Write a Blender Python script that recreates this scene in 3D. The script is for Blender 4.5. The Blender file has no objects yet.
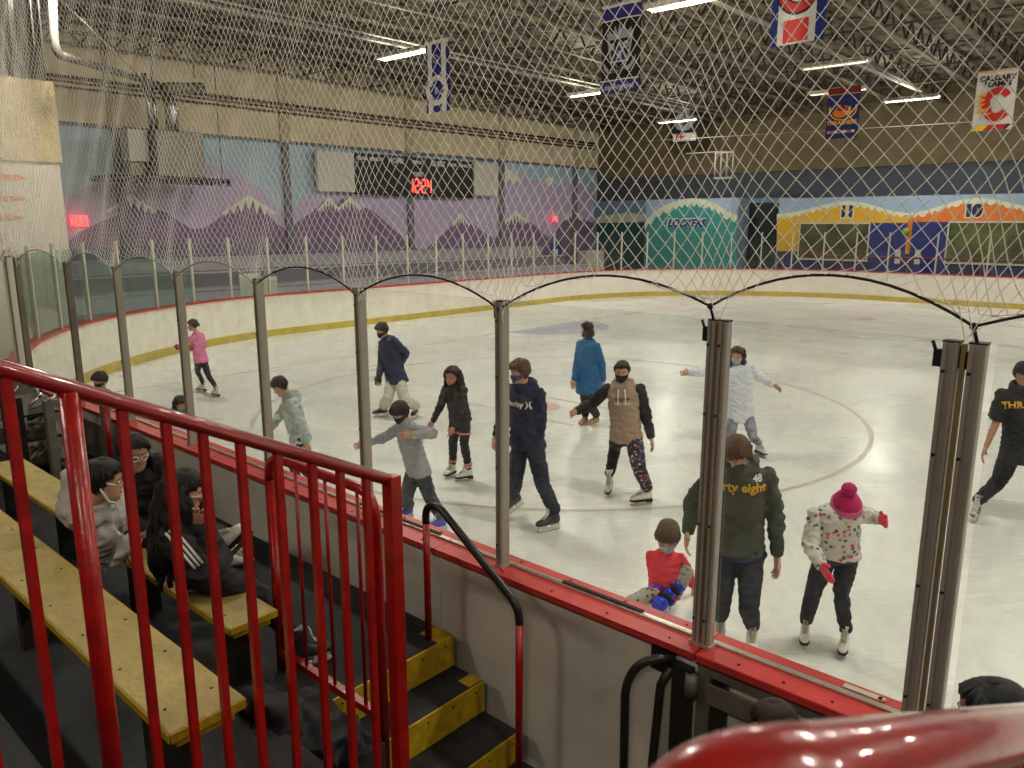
import bpy, math, random
import numpy as np
from mathutils import Vector, Matrix, noise
from mathutils.bvhtree import BVHTree
random.seed(7)
PI = math.pi
C = bpy.context.scene.collection
R = math.radians

# ------------------------------------------------------------------ camera model
FPX, CAMH = 775.0, 3.0
PITCH = math.atan((384 - 223) / FPX)
CP, SP = math.cos(PITCH), math.sin(PITCH)
def ray(x, y):
    u, v = (x - 512) / FPX, -(y - 384) / FPX
    return Vector((u, CP + v * SP, -SP + v * CP))
def at(x, y, z=0.0, Y=None):
    d = ray(x, y); t = (z - CAMH) / d.z if Y is None else Y / d.y
    return Vector((0, 0, CAMH)) + d * t
def pix(p):
    q = Vector(p) - Vector((0, 0, CAMH))
    zf = q.y * CP - q.z * SP
    return 512 + FPX * q.x / zf, 384 - FPX * (q.y * SP + q.z * CP) / zf
# rink axes: u runs along the near boards to the left and away, v runs across the ice
DU = Vector((-.745, .667, 0)).normalized(); DV = Vector((.667, .745, 0)).normalized()
UP = Vector((0, 0, 1))
def W(u, v, z=0.0): return DU * u + DV * v + UP * z
def on_u(x, y, u):
    d = ray(x, y); t = u / d.dot(DU); p = Vector((0, 0, CAMH)) + d * t
    return p.dot(DV), p.z
def on_v(x, y, v):
    d = ray(x, y); t = v / d.dot(DV); p = Vector((0, 0, CAMH)) + d * t
    return p.dot(DU), p.z
AXU = math.atan2(DU.y, DU.x)          # rotation that turns local x into the u axis

# ------------------------------------------------------------------ materials
def lin(c):
    f = lambda s: s / 12.92 if s <= .04045 else ((s + .055) / 1.055) ** 2.4
    return tuple(f(x / 255.0) for x in c)
MATS = {}
def mat(name, rgb, rough=.6, metal=0, var=.0, vscale=8, bump=0, bscale=60, spec=.5, rgb2=None, emit=None, estr=0, coat=0, aniso=None, sheen=0):
    if name in MATS: return MATS[name]
    m = bpy.data.materials.new(name); m.use_nodes = True; nt = m.node_tree; b = nt.nodes['Principled BSDF']
    c = lin(rgb)
    b.inputs['Base Color'].default_value = (*c, 1); b.inputs['Roughness'].default_value = rough
    b.inputs['Metallic'].default_value = metal; b.inputs['Specular IOR Level'].default_value = spec
    b.inputs['Coat Weight'].default_value = coat; b.inputs['Sheen Weight'].default_value = sheen
    tc = nt.nodes.new('ShaderNodeTexCoord'); mp = nt.nodes.new('ShaderNodeMapping')
    nt.links.new(tc.outputs['Object'], mp.inputs['Vector'])
    if aniso: mp.inputs['Scale'].default_value = aniso
    if var or rgb2:
        n = nt.nodes.new('ShaderNodeTexNoise'); n.inputs['Scale'].default_value = vscale; n.inputs['Detail'].default_value = 5
        nt.links.new(mp.outputs[0], n.inputs['Vector'])
        r = nt.nodes.new('ShaderNodeValToRGB'); r.color_ramp.elements[0].position = .32; r.color_ramp.elements[1].position = .68
        c2 = lin(rgb2) if rgb2 else tuple(min(1, x * (1 + var)) for x in c)
        c1 = c if rgb2 else tuple(x * (1 - var) for x in c)
        r.color_ramp.elements[0].color = (*c1, 1); r.color_ramp.elements[1].color = (*c2, 1)
        nt.links.new(n.outputs['Fac'], r.inputs[0]); nt.links.new(r.outputs[0], b.inputs['Base Color'])
    if bump:
        n2 = nt.nodes.new('ShaderNodeTexNoise'); n2.inputs['Scale'].default_value = bscale; n2.inputs['Detail'].default_value = 4
        nt.links.new(mp.outputs[0], n2.inputs['Vector'])
        bp = nt.nodes.new('ShaderNodeBump'); bp.inputs['Strength'].default_value = bump; bp.inputs['Distance'].default_value = .01
        nt.links.new(n2.outputs['Fac'], bp.inputs['Height']); nt.links.new(bp.outputs[0], b.inputs['Normal'])
    if emit:
        b.inputs['Emission Color'].default_value = (*lin(emit), 1); b.inputs['Emission Strength'].default_value = estr
    MATS[name] = m; return m
def mat_patches(name, base, cols, scale=18, rough=.8, cut=.45):
    """fabric print: small blotches of several colours on a base"""
    if name in MATS: return MATS[name]
    m = mat(name, base, rough, bump=.3, bscale=90); nt = m.node_tree; b = nt.nodes['Principled BSDF']
    tc = nt.nodes['Texture Coordinate']; mx_prev = None
    v = nt.nodes.new('ShaderNodeTexVoronoi'); v.inputs['Scale'].default_value = scale; nt.links.new(tc.outputs['Object'], v.inputs['Vector'])
    sx = nt.nodes.new('ShaderNodeSeparateColor'); nt.links.new(v.outputs['Color'], sx.inputs[0])
    r = nt.nodes.new('ShaderNodeValToRGB'); r.color_ramp.interpolation = 'CONSTANT'
    e = r.color_ramp.elements; k = len(cols)
    e[0].position = 0; e[0].color = (*lin(base), 1); e[1].position = 1 - cut; e[1].color = (*lin(cols[0]), 1)
    for i in range(1, k):
        q = e.new(1 - cut + cut * i / k); q.color = (*lin(cols[i]), 1)
    nt.links.new(sx.outputs[0], r.inputs[0])
    mm = nt.nodes.new('ShaderNodeMath'); mm.operation = 'LESS_THAN'; mm.inputs[1].default_value = .42
    nt.links.new(v.outputs['Distance'], mm.inputs[0])
    mx = nt.nodes.new('ShaderNodeMix'); mx.data_type = 'RGBA'
    nt.links.new(mm.outputs[0], mx.inputs[0]); mx.inputs[6].default_value = (*lin(base), 1); nt.links.new(r.outputs[0], mx.inputs[7])
    nt.links.new(mx.outputs[2], b.inputs['Base Color']); return m
def glass_mat(name, tint, haze=.0):
    m = bpy.data.materials.new(name); m.use_nodes = True; nt = m.node_tree; nt.nodes.clear()
    out = nt.nodes.new('ShaderNodeOutputMaterial'); tr = nt.nodes.new('ShaderNodeBsdfTransparent'); gl = nt.nodes.new('ShaderNodeBsdfGlossy')
    tr.inputs[0].default_value = (*tint, 1); gl.inputs['Roughness'].default_value = .03
    lw = nt.nodes.new('ShaderNodeLayerWeight'); lw.inputs[0].default_value = .5
    pw = nt.nodes.new('ShaderNodeMath'); pw.operation = 'POWER'; pw.inputs[1].default_value = 4.5
    nt.links.new(lw.outputs['Facing'], pw.inputs[0])
    ma = nt.nodes.new('ShaderNodeMath'); ma.operation = 'MULTIPLY_ADD'; ma.inputs[1].default_value = .6; ma.inputs[2].default_value = .018
    nt.links.new(pw.outputs[0], ma.inputs[0])
    mx = nt.nodes.new('ShaderNodeMixShader'); nt.links.new(ma.outputs[0], mx.inputs[0]); nt.links.new(tr.outputs[0], mx.inputs[1]); nt.links.new(gl.outputs[0], mx.inputs[2])
    last = mx
    if haze:                                   # scuffs and dried drops on the panes
        tc = nt.nodes.new('ShaderNodeTexCoord'); n = nt.nodes.new('ShaderNodeTexNoise'); n.inputs['Scale'].default_value = 9; n.inputs['Detail'].default_value = 8; n.inputs['Roughness'].default_value = .75
        nt.links.new(tc.outputs['Object'], n.inputs['Vector'])
        rr = nt.nodes.new('ShaderNodeMapRange'); rr.inputs[1].default_value = .45; rr.inputs[2].default_value = .85; rr.inputs[4].default_value = haze
        nt.links.new(n.outputs['Fac'], rr.inputs[0])
        df = nt.nodes.new('ShaderNodeBsdfDiffuse'); df.inputs[0].default_value = (.8, .8, .76, 1)
        m2 = nt.nodes.new('ShaderNodeMixShader'); nt.links.new(rr.outputs[0], m2.inputs[0]); nt.links.new(mx.outputs[0], m2.inputs[1]); nt.links.new(df.outputs[0], m2.inputs[2]); last = m2
    nt.links.new(last.outputs[0], out.inputs[0]); MATS[name] = m; return m

# ------------------------------------------------------------------ mesh collecting
def tag(o, label=None, cat=None, group=None, kind=None):
    if label: o['label'] = label
    if cat: o['category'] = cat
    if group: o['group'] = group
    if kind: o['kind'] = kind
    return o
ROOT = {}
def empty(name, loc, label, cat, group=None, kind=None):
    o = bpy.data.objects.new(name, None); C.objects.link(o); o.location = loc; o.empty_display_size = .1
    ROOT[o.name] = Vector(loc); return tag(o, label, cat, group, kind)
class MB:
    def __init__(s): s.v = []; s.f = []; s.m = []; s.sm = []
    def add(s, verts, faces, mi=0, smooth=False):
        k = len(s.v); s.v += [Vector(p) for p in verts]; s.f += [tuple(i + k for i in f) for f in faces]
        s.m += [mi] * len(faces); s.sm += [smooth] * len(faces); return s
    def obox(s, c, ax, ay, az, hx, hy, hz, mi=0):
        vs = [c + ax * (hx * i) + ay * (hy * j) + az * (hz * k) for k in (-1, 1) for j in (-1, 1) for i in (-1, 1)]
        return s.add(vs, [(0, 2, 3, 1), (4, 5, 7, 6), (0, 1, 5, 4), (2, 6, 7, 3), (0, 4, 6, 2), (1, 3, 7, 5)], mi)
    def box(s, u0, u1, v0, v1, z0, z1, mi=0):      # in rink coordinates
        return s.obox(W((u0 + u1) / 2, (v0 + v1) / 2, (z0 + z1) / 2), DU, DV, UP, abs(u1 - u0) / 2, abs(v1 - v0) / 2, abs(z1 - z0) / 2, mi)
    def beam(s, a, b, w, h, mi=0, up=UP):
        a, b = Vector(a), Vector(b); d = (b - a); L = d.length; d.normalize()
        x = d.cross(up)
        if x.length < 1e-4: x = d.cross(Vector((1, 0, 0)))
        x.normalize(); y = x.cross(d)
        return s.obox((a + b) / 2, d, x, y, L / 2, w / 2, h / 2, mi)
    def rings(s, rr, mi=0, caps=True, smooth=True, closed=True):
        n = len(rr[0]); vs = [p for r in rr for p in r]; fs = []
        for i in range(len(rr) - 1):
            for j in range(n if closed else n - 1):
                a, b = i * n + j, i * n + (j + 1) % n
                fs.append((a, b, b + n, a + n))
        if caps and closed: fs += [tuple(reversed(range(n))), tuple(range((len(rr) - 1) * n, len(rr) * n))]
        return s.add(vs, fs, mi, smooth)
    def tube(s, pts, r, n=10, mi=0, caps=True, smooth=True, asp=1.0, up=None):
        pts = [Vector(p) for p in pts]; rs = r if isinstance(r, (list, tuple)) else [r] * len(pts)
        t0 = (pts[1] - pts[0]).normalized(); ref = up or (UP if abs(t0.z) < .9 else Vector((1, 0, 0)))
        x = t0.cross(ref).normalized(); rr = []
        for i, p in enumerate(pts):
            a = pts[max(i - 1, 0)]; b = pts[min(i + 1, len(pts) - 1)]; t = (b - a).normalized()
            x = (x - t * x.dot(t)).normalized(); y = t.cross(x)
            rr.append([p + x * (math.cos(2 * PI * k / n) * rs[i]) + y * (math.sin(2 * PI * k / n) * rs[i] * asp) for k in range(n)])
        return s.rings(rr, mi, caps, smooth)
    def ell(s, c, ax, ay, az, n=14, m=9, mi=0):     # ellipsoid with half-axis vectors
        rr = []
        for i in range(m + 1):
            ph = -PI / 2 + PI * i / m; cz, sz = math.cos(ph), math.sin(ph); cz = max(cz, .01)
            rr.append([c + ax * (cz * math.cos(2 * PI * k / n)) + ay * (cz * math.sin(2 * PI * k / n)) + az * sz for k in range(n)])
        return s.rings(rr, mi)
    def prism(s, poly, off, mi=0):                  # polygon extruded by off
        n = len(poly); poly = [Vector(p) for p in poly]
        return s.add(poly + [p + off for p in poly], [tuple(range(n)), tuple(range(2 * n - 1, n - 1, -1))] + [(i, i + n, (i + 1) % n + n, (i + 1) % n) for i in range(n)], mi)
    def build(s, name, mats, parent=None, loc=None, bevel=0, smooth=None):
        me = bpy.data.meshes.new(name)
        base = ROOT[parent.name] if parent else (Vector(loc) if loc is not None else Vector((0, 0, 0)))
        me.from_pydata([tuple(p - base) for p in s.v], [], s.f)
        for m in (mats if isinstance(mats, (list, tuple)) else [mats]): me.materials.append(m)
        me.polygons.foreach_set('material_index', s.m); me.polygons.foreach_set('use_smooth', s.sm if smooth is None else [smooth] * len(s.f))
        me.update(); o = bpy.data.objects.new(name, me); C.objects.link(o)
        if parent: o.parent = parent
        else: o.location = base
        ROOT[o.name] = base
        if bevel:
            b = o.modifiers.new('bevel', 'BEVEL'); b.width = bevel; b.segments = 2; b.limit_method = 'ANGLE'
        return o
def copy_tree(o, parent=None):
    c = o.copy(); C.objects.link(c); c.parent = parent
    for ch in list(o.children): copy_tree(ch, c)
    return c
def place(o, p, rz): o.location = p; o.rotation_euler = (0, 0, rz); return o
def text_geo(txt, size, bold=0, spacing=1.0):
    cu = bpy.data.curves.new('t', 'FONT'); cu.body = txt; cu.size = size; cu.align_x = 'CENTER'; cu.align_y = 'CENTER'; cu.offset = bold; cu.space_character = spacing
    cu.resolution_u = 3
    o = bpy.data.objects.new('t', cu); C.objects.link(o); dg = bpy.context.evaluated_depsgraph_get(); dg.update()
    me = bpy.data.meshes.new_from_object(o.evaluated_get(dg))
    vs = [v.co.copy() for v in me.vertices]; fs = [tuple(p.vertices) for p in me.polygons]
    bpy.data.objects.remove(o); bpy.data.meshes.remove(me); bpy.data.curves.remove(cu); return vs, fs
def add_text(mb, txt, c, ax, ay, size, mi=0, bold=0, spacing=1.0, sx=1.0, shear=0):
    vs, fs = text_geo(txt, size, bold, spacing)
    mb.add([c + ax * (p.x * sx + p.y * shear) + ay * p.y for p in vs], fs, mi)
_tmp = 0
def remesh(mb, voxel, smooth_it=4, disp=0, dsize=.1, seed=0):
    """melt the overlapping closed shapes of mb into one continuous surface"""
    me = bpy.data.meshes.new('tmp'); me.from_pydata([tuple(p) for p in mb.v], [], mb.f); me.update()
    o = bpy.data.objects.new('tmp', me); C.objects.link(o)
    r = o.modifiers.new('r', 'REMESH'); r.mode = 'VOXEL'; r.voxel_size = voxel; r.adaptivity = 0
    if smooth_it:
        s_ = o.modifiers.new('s', 'SMOOTH'); s_.iterations = smooth_it; s_.factor = .5
    dg = bpy.context.evaluated_depsgraph_get(); dg.update()
    m2 = bpy.data.meshes.new_from_object(o.evaluated_get(dg))
    n = len(m2.vertices); co = np.empty(n * 3); m2.vertices.foreach_get('co', co); co = co.reshape(-1, 3)
    if disp:
        no = np.empty(n * 3); m2.vertices.foreach_get('normal', no); no = no.reshape(-1, 3)
        for i in range(n):
            q = Vector((co[i, 0] + seed * 3.1, co[i, 1], co[i, 2] * 1.6)) / dsize
            d = (1 - abs(noise.noise(q)) * 2.2) * disp + noise.noise(q * 2.3) * disp * .4 - disp * .5
            co[i] += no[i] * d
    fs = [tuple(p.vertices) for p in m2.polygons]
    out = MB(); out.add([Vector(c) for c in co], fs, 0, True)
    bpy.data.objects.remove(o); bpy.data.meshes.remove(me); bpy.data.meshes.remove(m2); return out

# ------------------------------------------------------------------ palette
red = mat('red_paint', (156, 13, 8), .32, var=.22, vscale=14, bump=.25, bscale=25, coat=.12)
redgloss = mat('glossy_red_paint', (150, 16, 12), .3, var=.18, vscale=14, bump=.2, bscale=25, coat=.9, spec=.8)
redcap = mat('red_cap_plastic', (196, 56, 52), .38, var=.16, vscale=5, bump=.1)
white_board = mat('white_board_plastic', (243, 238, 224), .4, var=.05, vscale=3, bump=.05)
outer_board = mat('scuffed_outer_board', (214, 207, 192), .6, var=.12, vscale=2.2, bump=.1)
yellow_kick = mat('yellow_kick_plastic', (200, 178, 84), .45, var=.15, vscale=4)
alu = mat('anodised_aluminium', (172, 163, 148), .42, metal=.2, var=.12, vscale=9, aniso=(1, 1, .15))
alu_light = mat('bright_aluminium', (205, 200, 188), .3, metal=.8)
postwhite = mat('white_post_paint', (200, 194, 176), .5)
steel = mat('dull_grey_steel', (124, 118, 104), .5, metal=.3, var=.2)
blacksteel = mat('black_worn_steel', (52, 48, 43), .35, metal=.4, var=.3)
rubber = mat('black_rubber_matting', (40, 40, 42), .8, var=.25, vscale=12, bump=.6, bscale=160)
bench_m = mat('yellow_bench_paint', (190, 168, 98), .6, var=.0, vscale=7, rgb2=(166, 146, 88), bump=.5, bscale=40)
bench_edge = mat('yellow_edge_paint', (186, 150, 22), .55, var=.15, vscale=14)
step_yellow = mat('yellow_step_paint', (190, 156, 16), .6, var=.22, vscale=16, bump=.3)
cream = mat('cream_insulation', (234, 218, 178), .9, var=.12, vscale=1.2, bump=.9, bscale=9)
cream2 = mat('cream_sprayed_foam', (190, 172, 130), .9, var=.14, vscale=6, bump=1, bscale=16)
roofdeck = mat('grey_roof_insulation', (156, 146, 122), .9, rgb2=(30, 27, 24), vscale=2.4, bump=1, bscale=6)
truss_m = mat('dusty_roof_steel', (124, 114, 92), .7, var=.3, vscale=3)
web_m = mat('dark_roof_steel', (66, 60, 50), .7, var=.3, vscale=3)
conduit_m = mat('white_conduit', (150, 146, 132), .7)
foil = mat('crinkled_foil', (200, 198, 190), .25, metal=.9, bump=1, bscale=30)
GL_NEAR = glass_mat('clear_rink_glass', (.95, .97, .955), .10)
GL_FAR = glass_mat('far_rink_glass', (.96, .975, .965), .05)
GL_GREEN = glass_mat('greenish_rink_glass', (.74, .86, .82), .22)
black_txt = mat('black_sign_print', (18, 17, 20), .6)
white_txt = mat('white_sign_print', (220, 218, 208), .6)
dark = mat('near_black', (14, 14, 15), .7)
# ================================================================== ICE
def ice_mat(name, c, alpha=1.0):
    m = bpy.data.materials.new(name); m.use_nodes = True; nt = m.node_tree; b = nt.nodes['Principled BSDF']; L = nt.links
    tc = nt.nodes.new('ShaderNodeTexCoord')
    def nz(scale, det, vec=None, rgh=.5):
        n = nt.nodes.new('ShaderNodeTexNoise'); n.inputs['Scale'].default_value = scale; n.inputs['Detail'].default_value = det; n.inputs['Roughness'].default_value = rgh
        L.new(vec or tc.outputs['Object'], n.inputs['Vector']); return n.outputs['Fac']
    def mr(sock, a, b_, c_, d):
        n = nt.nodes.new('ShaderNodeMapRange'); n.inputs[1].default_value = a; n.inputs[2].default_value = b_; n.inputs[3].default_value = c_; n.inputs[4].default_value = d; L.new(sock, n.inputs[0]); return n.outputs[0]
    def mth(op, a, b_):
        n = nt.nodes.new('ShaderNodeMath'); n.operation = op
        for i, q in enumerate((a, b_)):
            if hasattr(q, 'links'): L.new(q, n.inputs[i])
            else: n.inputs[i].default_value = q
        return n.outputs[0]
    scr = None
    for k, (ang, sc, st) in enumerate([(20, 1.3, 38), (75, 1.0, 34), (130, 1.6, 30), (165, .9, 40)]):   # skate scratches, four directions
        mp = nt.nodes.new('ShaderNodeMapping'); mp.inputs['Rotation'].default_value = (0, 0, R(ang)); mp.inputs['Scale'].default_value = (sc, st, 1); mp.inputs['Location'].default_value = (k * 7, k * 3, 0)
        wn = nt.nodes.new('ShaderNodeTexNoise'); wn.inputs['Scale'].default_value = .35; L.new(tc.outputs['Object'], wn.inputs['Vector'])
        va = nt.nodes.new('ShaderNodeVectorMath'); va.operation = 'MULTIPLY_ADD'; va.inputs[1].default_value = (1.6, 1.6, 0); L.new(wn.outputs['Color'], va.inputs[0]); L.new(tc.outputs['Object'], va.inputs[2])
        L.new(va.outputs[0], mp.inputs['Vector'])
        s = mr(nz(1.0, 2, mp.outputs[0], .6), .62, .74, 0, 1)
        scr = s if scr is None else mth('MAXIMUM', scr, s)
    cloud = nz(.55, 4); wet = nz(.28, 3)
    base = nt.nodes.new('ShaderNodeMix'); base.data_type = 'RGBA'; base.inputs[6].default_value = (*lin(c), 1); base.inputs[7].default_value = (*[min(1, x * 1.1) for x in lin(c)], 1)
    L.new(mr(cloud, .35, .65, 0, 1), base.inputs[0])
    b2 = nt.nodes.new('ShaderNodeMix'); b2.data_type = 'RGBA'; b2.inputs[7].default_value = (.86, .86, .84, 1)
    L.new(mth('MULTIPLY', scr, mr(nz(1.1, 3), .35, .7, .1, .7)), b2.inputs[0]); L.new(base.outputs[2], b2.inputs[6]); L.new(b2.outputs[2], b.inputs['Base Color'])
    L.new(mth('ADD', mr(wet, .4, .62, .20, .36), mth('MULTIPLY', scr, .2)), b.inputs['Roughness'])
    b.inputs['Specular IOR Level'].default_value = .55; b.inputs['IOR'].default_value = 1.31
    bp = nt.nodes.new('ShaderNodeBump'); bp.inputs['Strength'].default_value = .35; bp.inputs['Distance'].default_value = .004
    L.new(mth('ADD', scr, mth('MULTIPLY', nz(5, 4), .8)), bp.inputs['Height']); L.new(bp.outputs[0], b.inputs['Normal'])
    return m
ICE = (218, 218, 211)
ice = ice_mat('ice', ICE)
RAD, UC, V0, V1 = 9.0, 9.8, 3.0, 32.6
def outline(off=0.0):                      # rink outline as (u, v), inset by off
    r = RAD - off; pts = [(-8.0, V0 + off)]
    for k in range(25):
        a = -PI / 2 + PI / 2 * k / 24; pts.append((UC + r * math.cos(a), V0 + RAD + r * math.sin(a)))
    for k in range(25):
        a = PI / 2 * k / 24; pts.append((UC + r * math.cos(a), V1 - RAD + r * math.sin(a)))
    pts.append((-8.0, V1 - off)); return pts
m = MB(); m.prism([W(u, v, 0) for u, v in outline()], UP * -.03)
tag(m.build('ice_surface', ice, loc=W(5, 17, 0)), kind='structure')
def flat_ring(name, mt, cu, cv, r0, r1, a0=0, a1=360, z=.002, n=64, clip=None):
    mb = MB(); k = int(n * abs(a1 - a0) / 360) + 1; rr = []
    for i in range(k + 1):
        a = R(a0 + (a1 - a0) * i / k); rr.append([W(cu + r * math.cos(a), cv + r * math.sin(a), z) for r in ((r0, r1))])
    vs = [p for q in rr for p in q]; mb.add(vs, [(2 * i, 2 * i + 1, 2 * i + 3, 2 * i + 2) for i in range(k)], 0)
    return tag(mb.build(name, mt), kind='structure')
pale_red = ice_mat('ice_red_line', (212, 188, 182)); pale_red2 = ice_mat('ice_red_spot', (214, 178, 174)); pale_blue = ice_mat('ice_blue_crease', (176, 184, 196)); pale_grey = ice_mat('ice_grey_line', (196, 184, 176))
for cv in (9.7, 25.9):
    flat_ring('faceoff_circle', pale_grey, 7.9, cv + .2, 4.80, 4.87); flat_ring('faceoff_spot', pale_red2, 8.05, cv, .002, .34, z=.003)
    for s in (-1, 1):
        mb = MB(); mb.box(8.1 - 1.2, 8.1 + 1.2, cv + s * .62 - .03, cv + s * .62 + .03, .0008, .003); tag(mb.build('faceoff_mark', pale_grey), kind='structure')
flat_ring('goal_crease', pale_blue, 14.5, 17.8, .002, 1.8, 90, 270)
mb = MB(); mb.box(14.46, 14.54, 3.8, 31.8, .0008, .0025); tag(mb.build('goal_line', pale_red), kind='structure')
mb = MB(); mb.box(-.4, -.1, 3.0, 32.6, .0008, .0025); tag(mb.build('blue_line', pale_blue), kind='structure')
mb = MB()

# ================================================================== FLOORS OUTSIDE THE ICE
conc = mat('grey_rubber_floor', (60, 58, 56), .8, var=.2, vscale=4, bump=.3, bscale=60)
def ring_floor():
    mb = MB(); ins = outline(-.12); big = [(-14, -9), (28, -9), (28, 38.6), (-14, 38.6)]
    mb.prism([W(-14, -9, 0), W(27.6, -9, 0), W(27.6, 2.86, 0), W(-14, 2.86, 0)], UP * -.1)
    mb.prism([W(-14, 32.75, 0), W(27.6, 32.75, 0), W(27.6, 38.3, 0), W(-14, 38.3, 0)], UP * -.1)
    n = len(ins)
    for i in range(n - 1):
        (a, b), (c, d) = ins[i], ins[i + 1]
        if a >= UC - .01 and c >= UC - .01: mb.prism([W(a, b, 0), W(27.6, b, 0), W(27.6, d, 0), W(c, d, 0)], UP * -.1)
    return mb
tag(ring_floor().build('floor', conc), kind='structure')

# ================================================================== RINK BOARDS AND GLASS
def path_pts():
    pts = []; u = -8.0
    L1 = UC + 8.0; L2 = RAD * PI / 2; L3 = (V1 - V0) - 2 * RAD
    return L1, L2, L3
L1, L2, L3 = path_pts(); LT = 2 * L1 + 2 * L2 + L3
def pth(s):
    """point, direction and inward normal on the rink outline at length s"""
    if s < L1: return (-8 + s, V0), (1, 0), (0, 1)
    s -= L1
    if s < L2:
        a = -PI / 2 + s / RAD; return (UC + RAD * math.cos(a), V0 + RAD + RAD * math.sin(a)), (-math.sin(a), math.cos(a)), (-math.cos(a), -math.sin(a))
    s -= L2
    if s < L3: return (UC + RAD, V0 + RAD + s), (0, 1), (-1, 0)
    s -= L3
    if s < L2:
        a = s / RAD; return (UC + RAD * math.cos(a), V1 - RAD + RAD * math.sin(a)), (-math.sin(a), math.cos(a)), (-math.cos(a), -math.sin(a))
    s -= L2
    return (UC - s, V1), (-1, 0), (0, -1)
def S(s, off, z):
    (u, v), d, n = pth(s); return W(u + n[0] * off, v + n[1] * off, z)
def sweep(mb, s0, s1, o0, o1, z0, z1, mi=0, step=.4):
    k = max(1, int(math.ceil((s1 - s0) / step))) if (s1 > L1 and s0 < LT - L1 and not (L1 + L2 < s0 and s1 < L1 + L2 + L3)) else 1
    rr = []
    for i in range(k + 1):
        s = s0 + (s1 - s0) * i / k; rr.append([S(s, o0, z0), S(s, o1, z0), S(s, o1, z1), S(s, o0, z1)])
    mb.rings(rr, mi, True, False)
s_of_u = lambda u: u + 8.0
BH = 1.08
def board(s0, s1, label, group, outer_seam=True, near=True):
    o = empty('dasher_board', S((s0 + s1) / 2, 0, 0), label, 'rink board', group)
    g = .002
    mb = MB(); sweep(mb, s0 + g, s1 - g, -.06, .06, .0, BH, 0)
    for f in mb.f: pass
    p = mb.build('panel', white_board, o)
    mb = MB(); sweep(mb, s0 + g, s1 - g, -.12, .12, BH + .008, BH + .04)
    if near:
        for k in range(int((s1 - s0) / .35)):
            for off in (-.075, .085): mb.tube([S(s0 + .15 + k * .35, off, BH + .0385), S(s0 + .15 + k * .35, off, BH + .0425)], .007, 8, 1)
    mb.build('cap_rail', [redcap, dark], o)
    mb = MB(); sweep(mb, s0 + g, s1 - g, .06, .085, .0, .18); mb.build('kick_strip', yellow_kick, o)
    mb = MB(); sweep(mb, s0 + g, s1 - g, -.075, -.06, .06, BH - .02); mb.build('outer_panel', outer_board, o)
    if near:
        mb = MB(); sweep(mb, s0 + g, s1 - g, .005, .035, BH + .04, BH + .052); mb.build('glazing_channel', alu_light, o)
    return o
# near side: the door leaf lies between u .58 and u 1.49
near_u = [1.49, 3.2, 5.4, 7.7, 10.0]
places = ['right behind the stair handrail, ending at the gate hinge', 'beside the black stairs, running behind the red railing end', 'in front of the seated girls on the bench', 'at the far left end of the bench rows']
for i in range(4):
    board(s_of_u(near_u[i]), s_of_u(near_u[i + 1]), 'red capped rink board ' + places[i], 'near rink boards', True, True)
board(s_of_u(10.0), s_of_u(10.0) + 2.3, 'red capped rink board where the near boards start to curve left', 'near rink boards')
board(s_of_u(-3.2), s_of_u(.52), 'near red capped rink board right of the gate, hidden low behind the round red rail', 'near rink boards')
s = s_of_u(12.3); k = 0; far_names = []
while s < LT - .5 - 4.5:
    e = min(s + 2.44, LT)
    mid = (s + e) / 2
    if mid < L1 + L2: g_ = ('white curved rink board in the left corner below the greenish glass', 'boards of the left corner')
    elif mid < L1 + L2 + L3: g_ = ('white rink board with yellow kick strip along the far end below the mountain mural', 'boards of the far end')
    elif mid < L1 + 2 * L2 + L3: g_ = ('white curved rink board in the far corner in front of the teal lockers wall', 'boards of the far corner')
    else: g_ = ('white rink board along the far side in front of the yellow and orange room fronts', 'boards of the far side')
    board(s, e, g_[0], g_[1], near=False); s = e; k += 1
# posts
def post_mb(w, d, z0, z1, slots=True):
    mb = MB(); X, Y = Vector((1, 0, 0)), Vector((0, 1, 0))
    mb.obox(Vector((0, 0, (z0 + z1) / 2)), X, Y, UP, w / 2, d / 2, (z1 - z0) / 2)
    if slots:
        for s_ in (-1, 1): mb.obox(Vector((s_ * (w / 2 - .006), -d / 2 - .004, (z0 + z1) / 2)), X, Y, UP, .006, .004, (z1 - z0) / 2)
    return mb
def near_post(u, label, w=.046, d=.055, top=2.60, m_=alu, bolts=True):
    o = empty('glass_post', W(u, V0 - .035, BH + .04), label, 'post', 'near glass posts')
    mb = MB(); v = V0 - .02
    mb.box(u - w / 2, u + w / 2, v - d / 2, v + d / 2, BH + .04, top)
    if bolts:
        for z in (1.25, 1.7, 2.2, 2.5): mb.tube([W(u + w * .3, v - d / 2 + .001, z), W(u + w * .3, v - d / 2 - .012, z)], .006, 8, 1)
    mb.build('upright', [m_, dark], o)
    mb = MB()
    for a in (-1, 1): mb.box(u + a * (w / 2 - .008) - .006, u + a * (w / 2 - .008) + .006, v - d / 2 - .009, v - d / 2, BH + .04, top)
    mb.build('edge_rib', m_, o)
    mb = MB(); mb.box(u - w / 2 - .01, u + w / 2 + .01, v - d / 2 - .012, v + d / 2, BH + .04, BH + .055); mb.build('base_plate', m_, o)
    mb = MB(); mb.box(u - w / 2 - .002, u + w / 2 + .002, v - d / 2, v + d / 2 + .001, top, top + .006); mb.build('end_cap', dark, o)
    mb = MB(); mb.box(u + w / 2, u + w / 2 + .03, v - .01, v + .02, top - .09, top - .03); mb.tube([W(u + w / 2 + .02, v, top - .05), W(u + w / 2 + .035, v - .01, top + .0)], .006, 6); mb.build('rope_bracket', dark, o)
    return o
near_post(2.735, 'single aluminium glass post standing beside the boy in the navy hoodie')
near_post(3.94, 'aluminium glass post at the right end of the red railing')
near_post(5.13, 'aluminium glass post in front of the person in the tie dye hoodie')
near_post(6.38, 'aluminium glass post just left of the girl in the pink top')
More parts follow.
